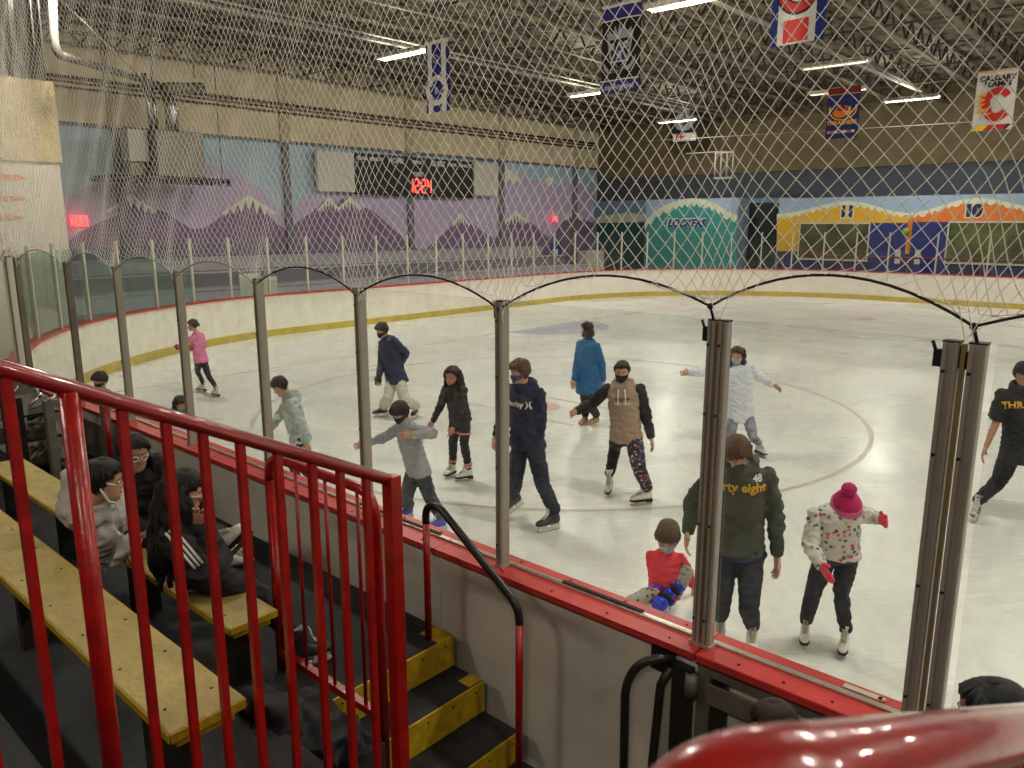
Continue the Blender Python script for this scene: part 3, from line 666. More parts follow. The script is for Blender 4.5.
# ================================================================== ROOM FRONTS ON THE FAR SIDE
VL = 36.0
def lay(name, pts, v, mt, th=.03, parent=None, struct=True):
    mb = MB(); q = [on_v(x, y, v) for x, y in pts]; mb.prism([W(u, v, z) for u, z in q], DV * -th)
    o_ = mb.build(name, mt, parent)
    return tag(o_, kind='structure') if struct and parent is None else o_
fsky = mat('front_sky_blue', (150, 172, 196), .7, var=.05); fteal = mat('front_teal', (60, 144, 138), .6, var=.1, vscale=1.5); fteal_shade = mat('front_shaded_teal', (34, 92, 90), .6, var=.12)  # darker teal is the same paint with the recess shade put into the colour
fyel = mat('front_yellow', (214, 168, 44), .6, var=.08); forg = mat('front_orange', (214, 118, 40), .6, var=.08); fice = mat('front_icing', (208, 214, 188), .6)
navy = mat('front_navy', (38, 46, 92), .5, var=.1); door_b = mat('front_door_blue', (30, 44, 112), .4)
uL = lambda x, y=235: on_v(x, y, VL)[0]
u597, u645, u737, u777 = uL(597), uL(645), uL(737), uL(777)
wall('wall_lockers', [(u737, u645, VL, VF - .01, 0, 4.2)], fsky)
wall('wall_recess', [(u645 + .001, UW - .01, VL + 1.9, VF - .01, 0, 4.25), (u777, u737 - .001, VL + 1.3, VF - .01, 0, 4.2)], mat('recess_shaded_sky', (120, 146, 170), .7))  # front sky colour darkened here to carry the shade of the recesses
wall('wall_rooms', [(-14, u777 - .001, VL, VF - .01, 0, 4.12)], fsky)
# teal icy arch
arch = [(645, 226), (652, 219), (660, 212), (670, 207), (682, 203.5), (694, 202), (706, 204), (718, 209), (727, 215), (737, 219)]
lay('mural_ice_edge', [(645, 300)] + [(x, y - 4) for x, y in arch] + [(737, 300)], VL - .001, fice, .02)
def drips(pts, d=5):
    out = []
    for i in range(len(pts) - 1):
        (a, b), (c, e) = pts[i], pts[i + 1]; n = max(2, int((c - a) / 3))
        for k in range(n):
            t = k / n; out.append((a + (c - a) * t, b + (e - b) * t + (d * .2 if k % 2 else d)))
    return out + [pts[-1]]
lay('mural_teal_wall', [(645, 300)] + drips(arch, 5) + [(737, 300)], VL - .022, fteal, .02)
lay('mural_teal_recess', [(597, 300), (597, 222), (606, 218), (615, 222), (625, 217), (635, 221), (645, 218), (648, 300)], VL + 1.89, fteal_shade, .02)
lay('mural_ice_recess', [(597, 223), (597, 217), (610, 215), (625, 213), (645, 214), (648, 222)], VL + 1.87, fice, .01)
lay('mural_teal_recess', [(734, 300), (734, 219), (777, 221), (777, 300)], VL + 1.29, fteal_shade, .02)
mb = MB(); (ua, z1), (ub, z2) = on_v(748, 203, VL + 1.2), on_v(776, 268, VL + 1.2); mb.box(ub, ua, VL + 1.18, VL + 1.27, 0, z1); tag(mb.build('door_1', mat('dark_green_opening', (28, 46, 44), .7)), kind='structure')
mb = MB(); u, z = on_v(686.5, 223.5, VL - .045)
add_text(mb, 'LOCKERS', W(u, VL - .050, z), -DU, UP, .50, bold=.03, shear=.22); 
add_text(mb, 'LOCKERS', W(u + .04, VL - .046, z + .03), -DU, UP, .50, 1, bold=.06, shear=.22)
o = mb.build('lockers_lettering', [mat('lettering_blue', (34, 66, 130), .6), fice], loc=W(u, VL - .05, z)); tag(o, 'dark blue slanted word LOCKERS painted on the teal ice cave wall', 'lettering')
# yellow and orange room fronts
def front(name, x0, x1, xpk, ypk, yl, yr, mt, seed):
    u0, u1 = x0, x1; n = 9; top = []
    for i in range(n + 1):
        x = x0 + (x1 - x0) * i / n
        t = (x - x0) / (xpk - x0) if x < xpk else (x1 - x) / (x1 - xpk); t = t * t * (3 - 2 * t)
        yb = yl if x < xpk else yr; top.append((x, yb + (ypk - yb) * t))
    lay(name + '_icing', [(x0, 260)] + [(x, y - 2) for x, y in top] + [(x1, 260)], VL - .001, fice, .02)
    lay(name, [(x0, 256)] + drips(top, 4) + [(x1, 256)], VL - .022, mt, .02)
front('mural_yellow_front', 777, 908, 850, 203, 216, 215, fyel, 1)
front('mural_orange_front', 908, 1060, 976, 200, 215, 213, forg, 2)
lay('mural_navy_base', [(777, 300), (777, 251), (908, 254), (1060, 258), (1060, 320)], VL - .044, navy, .02)
glassd = mat('dark_window_glass', (64, 62, 50), .15, rgb2=(92, 96, 62), vscale=1.4, spec=.6)
glassd2 = mat('dark_window_glass_green', (58, 66, 44), .15, rgb2=(104, 116, 66), vscale=1.1, spec=.6)
def room_window(n, x0, y0, x1, y1, gm):
    (ua, za), (ub, zb) = on_v(x0, y0, VL - .07), on_v(x1, y1, VL - .07)
    mb = MB(); mb.box(ub, ua, VL - .085, VL - .066, zb, za, 0)
    for (a, b, c, d) in ((ub - .06, ua + .06, za, za + .07), (ub - .06, ua + .06, zb - .07, zb), (ua, ua + .06, zb, za), (ub - .06, ub, zb, za)): mb.box(a, b, VL - .11, VL - .066, c, d, 1)
    tag(mb.build('window_%d' % n, [gm, postwhite]), kind='structure')
room_window(1, 801, 224, 866, 260, glassd); room_window(2, 950, 223, 1050, 265, glassd2)
for n, (x0, y0, x1, y1) in ((2, (871, 223, 901, 290)), (3, (913, 222, 943, 290))):
    (ua, za), (ub, _) = on_v(x0, y0, VL - .07), on_v(x1, y1, VL - .07)
    mb = MB(); mb.box(ub, ua, VL - .10, VL - .066, 0, za, 0); mb.box(ub + (.1 if n == 2 else .7) * (ua - ub), ub + (.25 if n == 2 else .85) * (ua - ub) * 1.0, VL - .11, VL - .1, 1.3, 1.9, 1); tag(mb.build('door_%d' % n, [door_b, postwhite]), kind='structure')
for txt, x, y in (('11', 847, 212), ('10', 973, 211)):
    u, z = on_v(x, y, VL - .045); mb = MB(); add_text(mb, txt, W(u, VL - .05, z), -DU, UP, .62, bold=.05); add_text(mb, txt, W(u, VL - .046, z), -DU, UP, .62, 1, bold=.10)
    o = mb.build('room_number', [mat('number_navy', (30, 34, 70), .6), fice], loc=W(u, VL - .05, z)); tag(o, 'dark room number ' + txt + ' painted on the ' + ('yellow' if txt == '11' else 'orange') + ' room front', 'number')
u, z = on_v(906, 231, VL - .1); mb = MB(); mb.ell(W(u, VL - .12, z), DU * .14, DV * .05, UP * .14); tag(mb.build('round_sign', mat('green_badge', (120, 170, 60), .5), loc=W(u, VL - .12, z)), 'small round green sign between the two blue doors', 'sign')
# bench with a red pipe in front of the rooms, white cabinet and small banner by the end wall
mb = MB(); mb.tube([W(-10, 34.3, 1.62), W(u777 - 2, 34.3, 1.62)], .04, 8); 
for k in range(10): mb.tube([W(-9 + k * 2.6, 34.3, 0), W(-9 + k * 2.6, 34.3, 1.62)], .03, 8)
tag(mb.build('crowd_rail', mat('dull_red_pipe', (120, 40, 44), .5), loc=W(3, 34.3, 0)), 'low dull red pipe rail in front of the yellow and orange rooms', 'rail')
ue = 25.0
(v, z) = on_u(556, 255, ue); o = empty('small_banner', W(ue, v, z - .7), 'small blue poster with a white figure hanging above the far end boards', 'poster')
mb = MB(); mb.box(ue - .02, ue + .02, v - .42, v + .42, z - .9, z + .6); mb.build('cloth', mat('poster_blue', (36, 62, 130), .6), o)
mb = MB(); mb.box(ue - .03, ue - .021, v - .25, v + .25, z - .85, z - .1); mb.ell(W(ue - .03, v, z + .15), DU * .01, DV * .14, UP * .16); mb.build('printed_figure', white_txt, o)
(v, z) = on_u(591, 260, ue); mb = MB(); mb.box(ue - .3, ue + .3, v - .8, v + .8, 0, z + .5); tag(mb.build('cabinet', postwhite, loc=W(ue, v, 0), bevel=.02), 'white cabinet beside the teal wall behind the far corner boards', 'cabinet')
(v, z) = on_u(265, 284, 20.2)
for x, y in ((249, 283), (267, 286)):
    v, z = on_u(x, y, 21.0); mb = MB(); mb.box(20.95, 21.0, v - .32, v + .32, 0.9, z + .28); tag(mb.build('notice_board', mat('pale_green_notice', (196, 206, 190), .6), loc=W(21, v, .9)), 'pale notice sheet behind the far boards, ' + ('left' if x < 255 else 'right') + ' of the glass post', 'notice')

# ================================================================== ROOF
zr = lambda v: 8.62 + max(0, 1 - abs(v - 17) / 30) * .55
mb = MB(); vs_ = [-9.3, 2, 10, 17, 24, 31, 38.5]
rr = [[W(-14.3, v, zr(v)), W(27.8, v, zr(v)), W(27.8, v, zr(v) + .3), W(-14.3, v, zr(v) + .3)] for v in vs_]
mb.rings(rr, 0, True, False); tag(mb.build('ceiling', roofdeck), kind='structure')
# open web trusses running across the rink
def truss():
    o = empty('roof_truss', Vector((0, 0, 0)), 'x', 'roof truss')
    for nm, dz, w in (('top_chord', -.06, .16), ('bottom_chord', -.75, .14)):
        mb = MB()
        for a, b in zip(vs_[:-1], vs_[1:]): mb.beam(Vector((0, a, zr(a) + dz)), Vector((0, b, zr(b) + dz)), w, .07)
        mb.build(nm, truss_m, o)
    mb = MB(); v = -9.0; k = 0
    while v < 38:
        za = zr(v); zb = zr(v + .5)
        mb.beam(Vector((0, v, za - (.1 if k % 2 else .72))), Vector((0, v + .5, zb - (.72 if k % 2 else .1))), .05, .05, up=Vector((1, 0, 0))); v += .5; k += 1
    mb.build('web', web_m, o); return o
t0 = truss(); a_v = math.atan2(DV.y, DV.x) - PI / 2; k = 0
# local y must run along v: mirror-free because u,v is left handed with z, so x is -u
us_ = [26.6 - 1.72 * i for i in range(20)]
for i, u in enumerate(us_):
    o = t0 if i == 0 else copy_tree(t0)
    o.location = W(u, 0, 0); o.rotation_euler = (0, 0, a_v)
    tag(o, 'open web steel roof truss crossing above the rink', 'roof truss', 'roof trusses')
# bridging rods between the trusses
for v in [-4 + 3.1 * i for i in range(14)]:
    mb = MB(); mb.beam(W(-8, v, zr(v) - .74), W(27 if v > 7 else 19.9, v, zr(v) - .74), .05, .05); tag(mb.build('bridging_bar', web_m, loc=W(9, v, zr(v) - .74)), 'thin steel bar tying the bottom chords of the roof trusses together', 'bar', 'roof bridging bars')
rnd = random.Random(3)
for i in range(19):                                    # cross bracing, one set in every other bay
    for j in range(3):
        u = us_[i]; v = 5 + j * 11 + (i % 3) * 3.1; mb = MB(); mb.beam(W(u - .1, v, zr(v) - .16), W(u - 1.62, v + .9, zr(v) - .66), .04, .04)
        tag(mb.build('cross_brace', truss_m, loc=W(u, v, zr(v) - .4)), 'diagonal steel brace between two roof trusses', 'brace', 'roof cross braces')
for u, z in ((17.75, 7.86), (17.55, 7.92), (17.65, 7.80), (9.1, 7.88), (9.3, 7.93), (.6, 7.88)):
    mb = MB(); mb.tube([W(u, 4, z), W(u, 37.5, z)], .03, 6); tag(mb.build('ceiling_conduit', conduit_m, loc=W(u, 20, z)), 'white electrical conduit running across the roof above a row of lamps', 'conduit', 'ceiling conduits')
mb = MB(); mb.tube([W(-6, 33.5, 6.9), W(8, 34.5, 6.75), W(22, 33.5, 6.9)], .02, 5); tag(mb.build('slack_cable', conduit_m, loc=W(8, 34.5, 6.75)), 'slack thin cable strung below the far banners', 'cable')
mb = MB(); u_, z_ = on_v(724, 168, 34.5); mb.tube([W(u_ + 2.0, 34.5, z_ + .75), W(u_, 34.5, z_ + .75)], .03, 6)
for du_ in (-.45, -.15, .15, .45): mb.tube([W(u_ + du_, 34.5, z_ - .5), W(u_ + du_, 34.5, z_ + .75)], .05, 6)
mb.beam(W(u_ - .5, 34.5, z_ + .7), W(u_ + .5, 34.5, z_ + .7), .08, .08); mb.beam(W(u_ - .5, 34.5, z_ - .45), W(u_ + .5, 34.5, z_ - .45), .08, .08); tag(mb.build('hanging_heater', conduit_m, loc=W(u_, 34.5, z_)), 'small pale barred heater hanging in the dark left of centre above the lockers', 'heater')
# ---- lamps
lampw = mat('lamp_lens', (255, 244, 220), .4, emit=(255, 238, 205), estr=16)
lampoff = mat('lamp_lens_dim', (235, 225, 200), .4, emit=(255, 238, 205), estr=1.6)
LAMP_W = 120; UPF = .10; SIDEF = 2.0
def lamp_proto(lens):
    o = empty('ceiling_lamp', Vector((0, 0, 0)), 'x', 'lamp'); X, Y = Vector((1, 0, 0)), Vector((0, 1, 0))
    mb = MB(); mb.obox(Vector((0, 0, .06)), X, Y, UP, .95, .17, .03); mb.obox(Vector((0, .16, .02)), X, Y, UP, .95, .01, .05); mb.obox(Vector((0, -.16, .02)), X, Y, UP, .95, .01, .05); mb.build('housing', postwhite, o)
    mb = MB()
    for y in (-.09, 0, .09): mb.tube([Vector((-.9, y, .0)), Vector((.9, y, .0))], .022, 8)
    mb.build('tubes', lens, o)
    for x in (-.8, .8):
        mb = MB(); mb.tube([Vector((x, 0, .09)), Vector((x, 0, .75))], .008, 5); mb.build('hanger', steel, o)
    return o
lp = lamp_proto(lampw); ld = lamp_proto(lampoff); first = {0: True, 1: True}
def lamp(u, v, z, label, dim=0, group=None, power=LAMP_W):
    src = ld if dim else lp
    o = src if first[dim] else copy_tree(src); first[dim] = False
    o.location = W(u, v, z); o.rotation_euler = (0, 0, AXU); tag(o, label, 'lamp', group)
    if not dim:
        ar = bpy.data.lights.new('lamp_light', 'AREA'); ar.shape = 'RECTANGLE'; ar.size = 1.8; ar.size_y = .28; ar.energy = power; ar.color = (1, .95, .86); ar.spread = R(170)
        l = bpy.data.objects.new('lamp_light', ar); C.objects.link(l); l.location = W(u, v, z - .035); l.rotation_euler = (0, 0, AXU)
        a2 = ar.copy(); a2.energy = power * UPF; l = bpy.data.objects.new('lamp_up_fill', a2); C.objects.link(l); l.location = W(u, v, z + .1); l.rotation_euler = (PI, 0, -AXU)  # upward fill added on the housing to brighten roof and upper walls
        pl_ = bpy.data.lights.new('lamp_side_glow', 'POINT'); pl_.energy = power * SIDEF; pl_.color = (1, .95, .86); pl_.shadow_soft_size = .3; l = bpy.data.objects.new('lamp_side_glow', pl_); C.objects.link(l); l.location = W(u, v, z - .16)
words = {(17.3, 14.8): 'lit ceiling lamp just left of the blue and white banner', (17.3, 23.5): 'lit ceiling lamp left below the crown banner', (8.9, 15.4): 'bright ceiling lamp at the top edge right of the crown banner', (9.2, 32.5): 'lit ceiling lamp in front of the far side wall left of the red C banner'}
for (u, v), l in words.items(): lamp(u, v, 7.5, l)
lamp(9.0, 24.1, 7.5, 'dim ceiling lamp below the red white and blue banner', 1)
lamp(18.9, 32.2, 7.5, 'tiny lit lamp beside the small silver banner', 0)
lamp(10.3, 28.0, 7.35, 'thin dim lamp strip above the dark blue bird banner', 1)
for (u, v) in ((17.3, 6.4), (9.0, 6.6), (.4, 6.5), (.4, 15), (.4, 23.8), (.4, 32.5), (-8, 6.5), (-8, 15), (-8, 23.8)):
    lamp(u, v, 7.5, 'ceiling lamp of the rink outside the picture', 0, 'lamps outside the frame')
lamp(5.5, -3, 6.5, 'unseen lamp added behind the camera to light the stands', 0, 'added stand lamps', power=52)  # unseen lamps added from here on, lighting the camera-side faces
lamp(-1.5, -3, 6.5, 'unseen lamp added behind the camera to light the stands', 0, 'added stand lamps', power=52)
lamp(-3.5, 1.5, 6.8, 'unseen lamp lighting the walkway right of the camera', 0, power=45)
# ================================================================== BANNERS
B = {k: mat('banner_' + k, c, .8) for k, c in dict(blue=(24, 44, 120), white=(214, 210, 200), black=(22, 20, 24), purple=(50, 36, 120), silver=(160, 162, 166), red=(196, 38, 34), navy=(24, 34, 96), gold=(226, 160, 40), yellow=(238, 204, 40), dred=(110, 20, 28), orange=(226, 110, 36)).items()}
def banner(x0, x1, yt, yb, v, base, label, parts, slope=0):
    (ua, z1), (ub, _) = on_v(x0, (yt + yb) / 2, v), on_v(x1, (yt + yb) / 2, v); xm = (x0 + x1) / 2
    zt = on_v(xm, yt, v)[1]; zb = on_v(xm, yb, v)[1]
    def P(s, t, k=0): return W(ua + (ub - ua) * s, v + .02 * math.sin(s * 7) - .016 * k, zb + (zt - zb) * t)
    o = empty('banner', P(.5, 0), label, 'banner', 'hanging team banners')
    mb = MB(); g = []
    for j in range(9): g.append([P(i / 8, j / 8) for i in range(9)])
    vsx = [p for r in g for p in r]; fs = [(j * 9 + i, j * 9 + i + 1, j * 9 + i + 10, j * 9 + i + 9) for j in range(8) for i in range(8)]
    n = len(vsx); mb.add(vsx + [p + DV * .008 for p in vsx], fs + [tuple(i + n for i in f) for f in fs]); mb.build('cloth', B[base], o)
    used = {}
    k = 0
    for col, kind, arg in parts:
        k += 1; mb = MB(); kk = 1 + .25 * k
        if kind == 'poly': mb.prism([P(s, t, kk) for s, t in arg], DV * .004)
        elif kind == 'rect': s0, t0_, s1, t1_ = arg; m_ = 6; mb.rings([[P(s0 + (s1 - s0) * i / m_, t0_, kk), P(s0 + (s1 - s0) * i / m_, t1_, kk), P(s0 + (s1 - s0) * i / m_, t1_, kk) + DV * .004, P(s0 + (s1 - s0) * i / m_, t0_, kk) + DV * .004] for i in range(m_ + 1)], 0, True, False)
        elif kind == 'arc':
            cs, ct, ra, rb, w, a0, a1 = arg; q = 20; rr = []
            for i in range(q + 1):
                a = R(a0 + (a1 - a0) * i / q); wd = w if not isinstance(w, tuple) else w[0] + (w[1] - w[0]) * i / q
                rr.append([P(cs + (ra + wd * f) * math.cos(a), ct + (rb + wd * f * rb / ra) * math.sin(a), kk) for f in (-.5, .5)])
            mb.add([p for r in rr for p in r], [(2 * i, 2 * i + 1, 2 * i + 3, 2 * i + 2) for i in range(q)])
        elif kind == 'text':
            txt, s_, t_, size = arg; hd = (P(1, t_) - P(0, t_)).normalized(); add_text(mb, txt, P(s_, t_, kk), hd, UP, size, bold=size * .04)
        mb.build({'text': 'lettering', 'arc': 'emblem_ring', 'poly': 'emblem_shape', 'rect': 'stripe'}[kind], B[col], o)
    for s in (.08, .92):
        mb = MB(); mb.tube([P(s, 1), P(s, 1) + UP * max(.1, zr(v) - .8 - zt)], .006, 5); mb.build('hanging_cord', dark, o)
    mb = MB(); mb.tube([P(-.02, 1), P(1.02, 1)], .015, 6); mb.build('top_rod', conduit_m, o)
    return o
leaf = [(0, .5), (.08, .34), (.17, .40), (.15, .17), (.30, .27), (.33, .17), (.50, .20), (.42, .02), (.50, -.06), (.22, -.22), (.26, -.32), (.04, -.27), (.03, -.5)]
leaf = leaf + [(-x, y) for x, y in reversed(leaf[1:])]
banner(426, 449, 40, 112, 13.5, 'blue', 'blue and white striped banner with a maple leaf in a ring', [
    ('white', 'rect', (.10, 0, .27, .96)), ('white', 'rect', (.73, 0, .90, .96)), ('white', 'rect', (0, .95, 1, 1)),
    ('white', 'arc', (.5, .30, .40, .18, .16, 0, 360)), ('blue', 'poly', [(.5 + x * .66, .30 + y * .34) for x, y in leaf]), ('silver', 'rect', (.42, .25, .58, .34)), ('silver', 'arc', (.5, .74, .12, .05, .05, 0, 360))])
banner(602, 640, 3, 92, 13.7, 'black', 'black and purple banner with a silver crown crest and triangle', [
    ('purple', 'rect', (0, .84, 1, .96)), ('white', 'rect', (0, .965, 1, 1)), ('white', 'rect', (0, .815, 1, .83)), ('purple', 'rect', (0, .0, 1, .13)), ('white', 'rect', (0, .135, 1, .15)),
    ('silver', 'poly', [(.14, .68), (.22, .40), (.5, .22), (.78, .40), (.86, .68), (.80, .68), (.73, .42), (.5, .27), (.27, .42), (.20, .68)]),
    ('silver', 'poly', [(.24, .60), (.18, .72), (.32, .66), (.36, .76), (.44, .67), (.5, .78), (.56, .67), (.64, .76), (.68, .66), (.82, .72), (.76, .60)]),
    ('white', 'poly', [(.5, .58), (.24, .34), (.76, .34)]), ('purple', 'poly', [(.5, .535), (.31, .355), (.69, .355)]), ('silver', 'poly', [(.42, .36), (.47, .46), (.55, .47), (.60, .36), (.52, .40)]),
    ('silver', 'poly', [(.08, .36), (.22, .27), (.78, .29), (.94, .40), (.90, .31), (.80, .24), (.20, .22), (.10, .28)]), ('black', 'text', ('KINGS', .5, .26, .16)),
    ('silver', 'arc', (.3, .52, .06, .03, .05, 0, 360)), ('silver', 'arc', (.7, .52, .06, .03, .05, 0, 360)), ('silver', 'text', ('Los Angeles', .5, .06, .16))])
banner(773, 827, -52, 43, 15.6, 'blue', 'large white banner with blue sides, red ringed emblem and red block', [
    ('white', 'rect', (.13, 0, .84, 1)), ('red', 'rect', (.24, .02, .72, .26)),
    ('black', 'arc', (.50, .60, .335, .23, .20, 22, 338)), ('red', 'arc', (.50, .60, .33, .225, .14, 24, 336)),
    ('white', 'rect', (.40, .52, .47, .68)), ('white', 'rect', (.56, .52, .63, .68)), ('black', 'text', ('H', .51, .60, .48))])
banner(975, 1015, 70, 130, 26.5, 'white', 'white banner lettered Calgary Flames with a flaming red C', [
    ('gold', 'rect', (0, .965, 1, .985)), ('black', 'text', ('CALGARY', .52, .86, .20)), ('black', 'text', ('FLAMES', .54, .76, .20)),
    ('yellow', 'poly', [(0, 0), (.28, 0), (.42, .09), (.06, .09)]), ('red', 'poly', [(.28, 0), (.80, 0), (.9, .09), (.42, .09)]), ('black', 'poly', [(.80, 0), (.86, 0), (.98, .09), (.9, .09)]),
    ('red', 'arc', (.58, .43, .30, .22, (.16, .20), 35, 320)), ('gold', 'poly', [(.28, .62), (.02, .60), (.20, .55), (.02, .50), (.20, .47), (.0, .40), (.22, .42), (.04, .28), (.34, .34), (.20, .22), (.46, .28), (.30, .45)]), ('red', 'poly', [(.32, .57), (.12, .57), (.28, .52), (.12, .45), (.30, .46), (.14, .36), (.36, .38), (.28, .27), (.46, .31), (.38, .50)])])
banner(827, 859, 87, 138, 25.6, 'navy', 'dark blue banner with an orange bird emblem and red top', [
    ('dred', 'rect', (0, .88, 1, 1)), ('gold', 'rect', (0, .855, 1, .87)), ('gold', 'arc', (.5, .56, .42, .20, .05, 160, 380)), ('gold', 'arc', (.46, .56, .26, .13, .09, 200, 380)),
    ('orange', 'poly', [(.16, .50), (.40, .66), (.66, .62), (.60, .55), (.84, .50), (.56, .42), (.36, .42)]), ('dred', 'poly', [(.30, .55), (.46, .66), (.62, .60), (.50, .52)]), ('gold', 'text', ('THRASHERS', .5, .30, .17)),
    ('white', 'rect', (.08, .10, .92, .15)), ('red', 'rect', (.12, .105, .28, .145)), ('red', 'rect', (.40, .105, .56, .145)), ('red', 'rect', (.68, .105, .84, .145))])
banner(671, 698, 108, 144, 35.5, 'black', 'small dark banner with a silver emblem and red and white lettering', [
    ('silver', 'poly', [(.2, .45), (.1, .7), (.35, .95), (.55, 1.0), (.8, .85), (.9, .6), (.7, .40), (.45, .35)]), ('black', 'poly', [(.35, .6), (.5, .8), (.65, .62), (.5, .5)]), ('silver', 'poly', [(.45, .58), (.5, .68), (.6, .6)]),
    ('white', 'rect', (.1, .08, .95, .30)), ('red', 'text', ('PHX', .5, .19, .42))])

# ================================================================== SAFETY NETTING
net_m = mat('net_twine', (240, 236, 224), .8)
def net():
    s0, s1 = s_of_u(-1.6), L1 + L2 * .42; zt = 8.15; cw, ch = .064, .080
    nodes = [s_of_u(u) for u in (-.72, .57, 1.54, 2.74, 3.95, 5.14, 6.39, 7.63, 8.88, 10.45)]
    while nodes[-1] < s1 + 1: nodes.append(nodes[-1] + 1.22)
    nodes = [nodes[0] - 1.24] + nodes
    zn = lambda i: 2.56 if i != 3 and i != 2 else 2.66
    def zrope(s):
        for i in range(len(nodes) - 1):
            if nodes[i] <= s <= nodes[i + 1]:
                t = (s - nodes[i]) / (nodes[i + 1] - nodes[i]); a, b = zn(i), zn(i + 1)
                return a + (b - a) * t + .60 * t * (1 - t) * (1.0 if s < L1 + 1 else .7)
        return 2.6
    rnd = random.Random(5)
    def pos(s, z):
        # gather towards the lacing nodes, slow sag and billow higher up
        h = max(0.0, z - 2.55); ds = 0; dz = 0
        for n_ in nodes:
            d = s - n_
            if abs(d) < .7:
                w = math.exp(-(d / .30) ** 2 - (h / .55)); ds -= d * .75 * w; dz += -.10 * w * (h > 0)
        ds += .05 * math.sin(z * 1.7 + s * .6) + .02 * math.sin(z * 5 + s * 3)
        off = -.02 + .10 * math.sin(s * .5 + z * .4) * min(1, h / 1.5) + .03 * math.sin(s * 2.1 + z * 1.3) * min(1, h) + .012 * math.sin(z * 9 + s * 13)
        dz += .02 * math.sin(s * 2.3) + .012 * math.sin(s * 9 + z * 4)
        ss = min(max(s + ds, s0 - .2), LT); return S(ss, off - .03, z + dz)
    verts = []; faces = []; r = .0019; dz = ch
    nrow = int((zt - 2.55) / dz) + 1
    for sgn in (1, -1):
        ext = (zt - 2.5) / ch * cw
        a = s0 - (ext if sgn > 0 else 0); b = s1 + (ext if sgn < 0 else 0)
        for k in range(int((b - a) / cw)):
            st = a + k * cw; run = []
            for j in range(nrow + 1):
                z = 2.52 + j * dz; s = st + sgn * (j * cw)
                if s < s0 or s > s1 or z < zrope(s) - .0: 
                    if s0 <= s <= s1 and not run and z + dz > zrope(s): run = [S(s, -.04, zrope(s))]
                    continue
                run.append(pos(s, z))
            if len(run) < 2: continue
            base = len(verts)
            for i, p in enumerate(run):
                q0 = run[max(i - 1, 0)]; q1 = run[min(i + 1, len(run) - 1)]; t = (q1 - q0).normalized(); x = t.cross(DV); x.normalize(); y = t.cross(x)
                for m_ in range(3): an = 2 * PI * m_ / 3; verts.append(p + x * (r * math.cos(an)) + y * (r * math.sin(an)))
            for i in range(len(run) - 1):
                for m_ in range(3):
                    p0 = base + i * 3 + m_; p1 = base + i * 3 + (m_ + 1) % 3; faces.append((p0, p1, p1 + 3, p0 + 3))
    o = empty('safety_netting', S(s_of_u(4), -.04, 2.6), 'white diamond mesh safety netting hung above the near rink glass up to the roof', 'netting')
    mb = MB(); mb.v = verts; mb.f = faces; mb.m = [0] * len(faces); mb.sm = [True] * len(faces); mb.build('mesh_net', net_m, o)
    rope_b = mat('black_rope', (30, 28, 28), .8); rope_w = mat('white_rope', (190, 184, 168), .8)
    for i in range(len(nodes) - 1):
        if nodes[i] > s1: break
        pts = [S(nodes[i] + (nodes[i + 1] - nodes[i]) * t / 14, -.04, zrope(nodes[i] + (nodes[i + 1] - nodes[i]) * t / 14 * .9999)) for t in range(15)]
        mb = MB(); mb.tube(pts, .0058, 6); mb.ell(pts[0], DU * .014, DV * .012, UP * .014, 8, 5)
        mb.tube([pts[0], S(nodes[i] - .015, -.03, 2.60 if zn(i) > 2.6 else 2.52)], .006, 6)
        mb.build('lacing_rope', rope_b if nodes[i] < s_of_u(5) else rope_w, o)
    mb = MB(); mb.tube([S(s0 + (s1 - s0) * i / 40, -.04, zt) for i in range(41)], .012, 6); mb.build('top_cable', rope_w, o)
net()
# ================================================================== LEFT CLUTTER
o = empty('hockey_goal', W(11.2, 1.9, 0), 'red goal frame with black netting parked behind the far left glass', 'goal')
mb = MB(); mb.tube([W(10.9, 2.3, .02), W(10.9, 2.3, 1.22), W(12.4, 1.2, 1.22), W(12.4, 1.2, .02)], .03, 10); mb.build('frame', mat('goal_red', (150, 30, 26), .4), o)
mb = MB()
for i in range(16):
    t = i / 15; a = W(10.9 + 1.5 * t, 2.3 - 1.1 * t, 1.2); b = a - UP * 1.15; mb.tube([a, b], .006, 4)
    z = 1.2 - 1.15 * t; mb.tube([W(10.9, 2.3, z), W(12.4, 1.2, z)], .006, 4)
tag(mb.build('black_mesh', dark, o))
o = empty('stand_gate', W(7.75, 2.6, .65), 'dark steel gate frame with a red bar at the far end of the benches', 'gate')
mb = MB()
for v in (2.78, 2.5, 2.3): mb.box(7.70, 7.77, v - .035, v + .035, .65, 1.42)
mb.box(7.71, 7.76, 2.3, 2.78, 1.36, 1.42); mb.build('frame', steel, o)
mb = MB(); mb.tube([W(7.6, 2.74, .65), W(7.6, 2.74, 1.3)], .025, 8); mb.build('red_bar', red, o)
rk = random.Random(4)
o = empty('rental_rack', W(8.3, 2.35, .65), 'dark rack with tangled pipe fittings at the left edge behind the benches', 'rack')
mb = MB()
for z in (.78, 1.02, 1.26): mb.box(7.9, 8.9, 2.12, 2.58, z, z + .02)
for u, v in ((7.9, 2.12), (7.9, 2.58), (8.9, 2.12), (8.9, 2.58), (8.4, 2.12)): mb.box(u - .02, u + .02, v - .02, v + .02, .65, 1.45)
mb.build('frame', blacksteel, o)
for k in range(26):
    u, v, z = rk.uniform(7.95, 8.8), rk.uniform(2.15, 2.5), rk.choice((.82, 1.06, 1.30)); d = Vector((rk.uniform(-1, 1), rk.uniform(-1, 1), rk.uniform(.1, .9))).normalized() * rk.uniform(.12, .24)
    p = W(u, v, z); mb = MB(); mb.tube([p, p + d * .8], .016, 8); mb.tube([p + d * .75, p + d], .026, 8); mb.build('pipe_fitting', steel if k % 3 else alu_light, o)
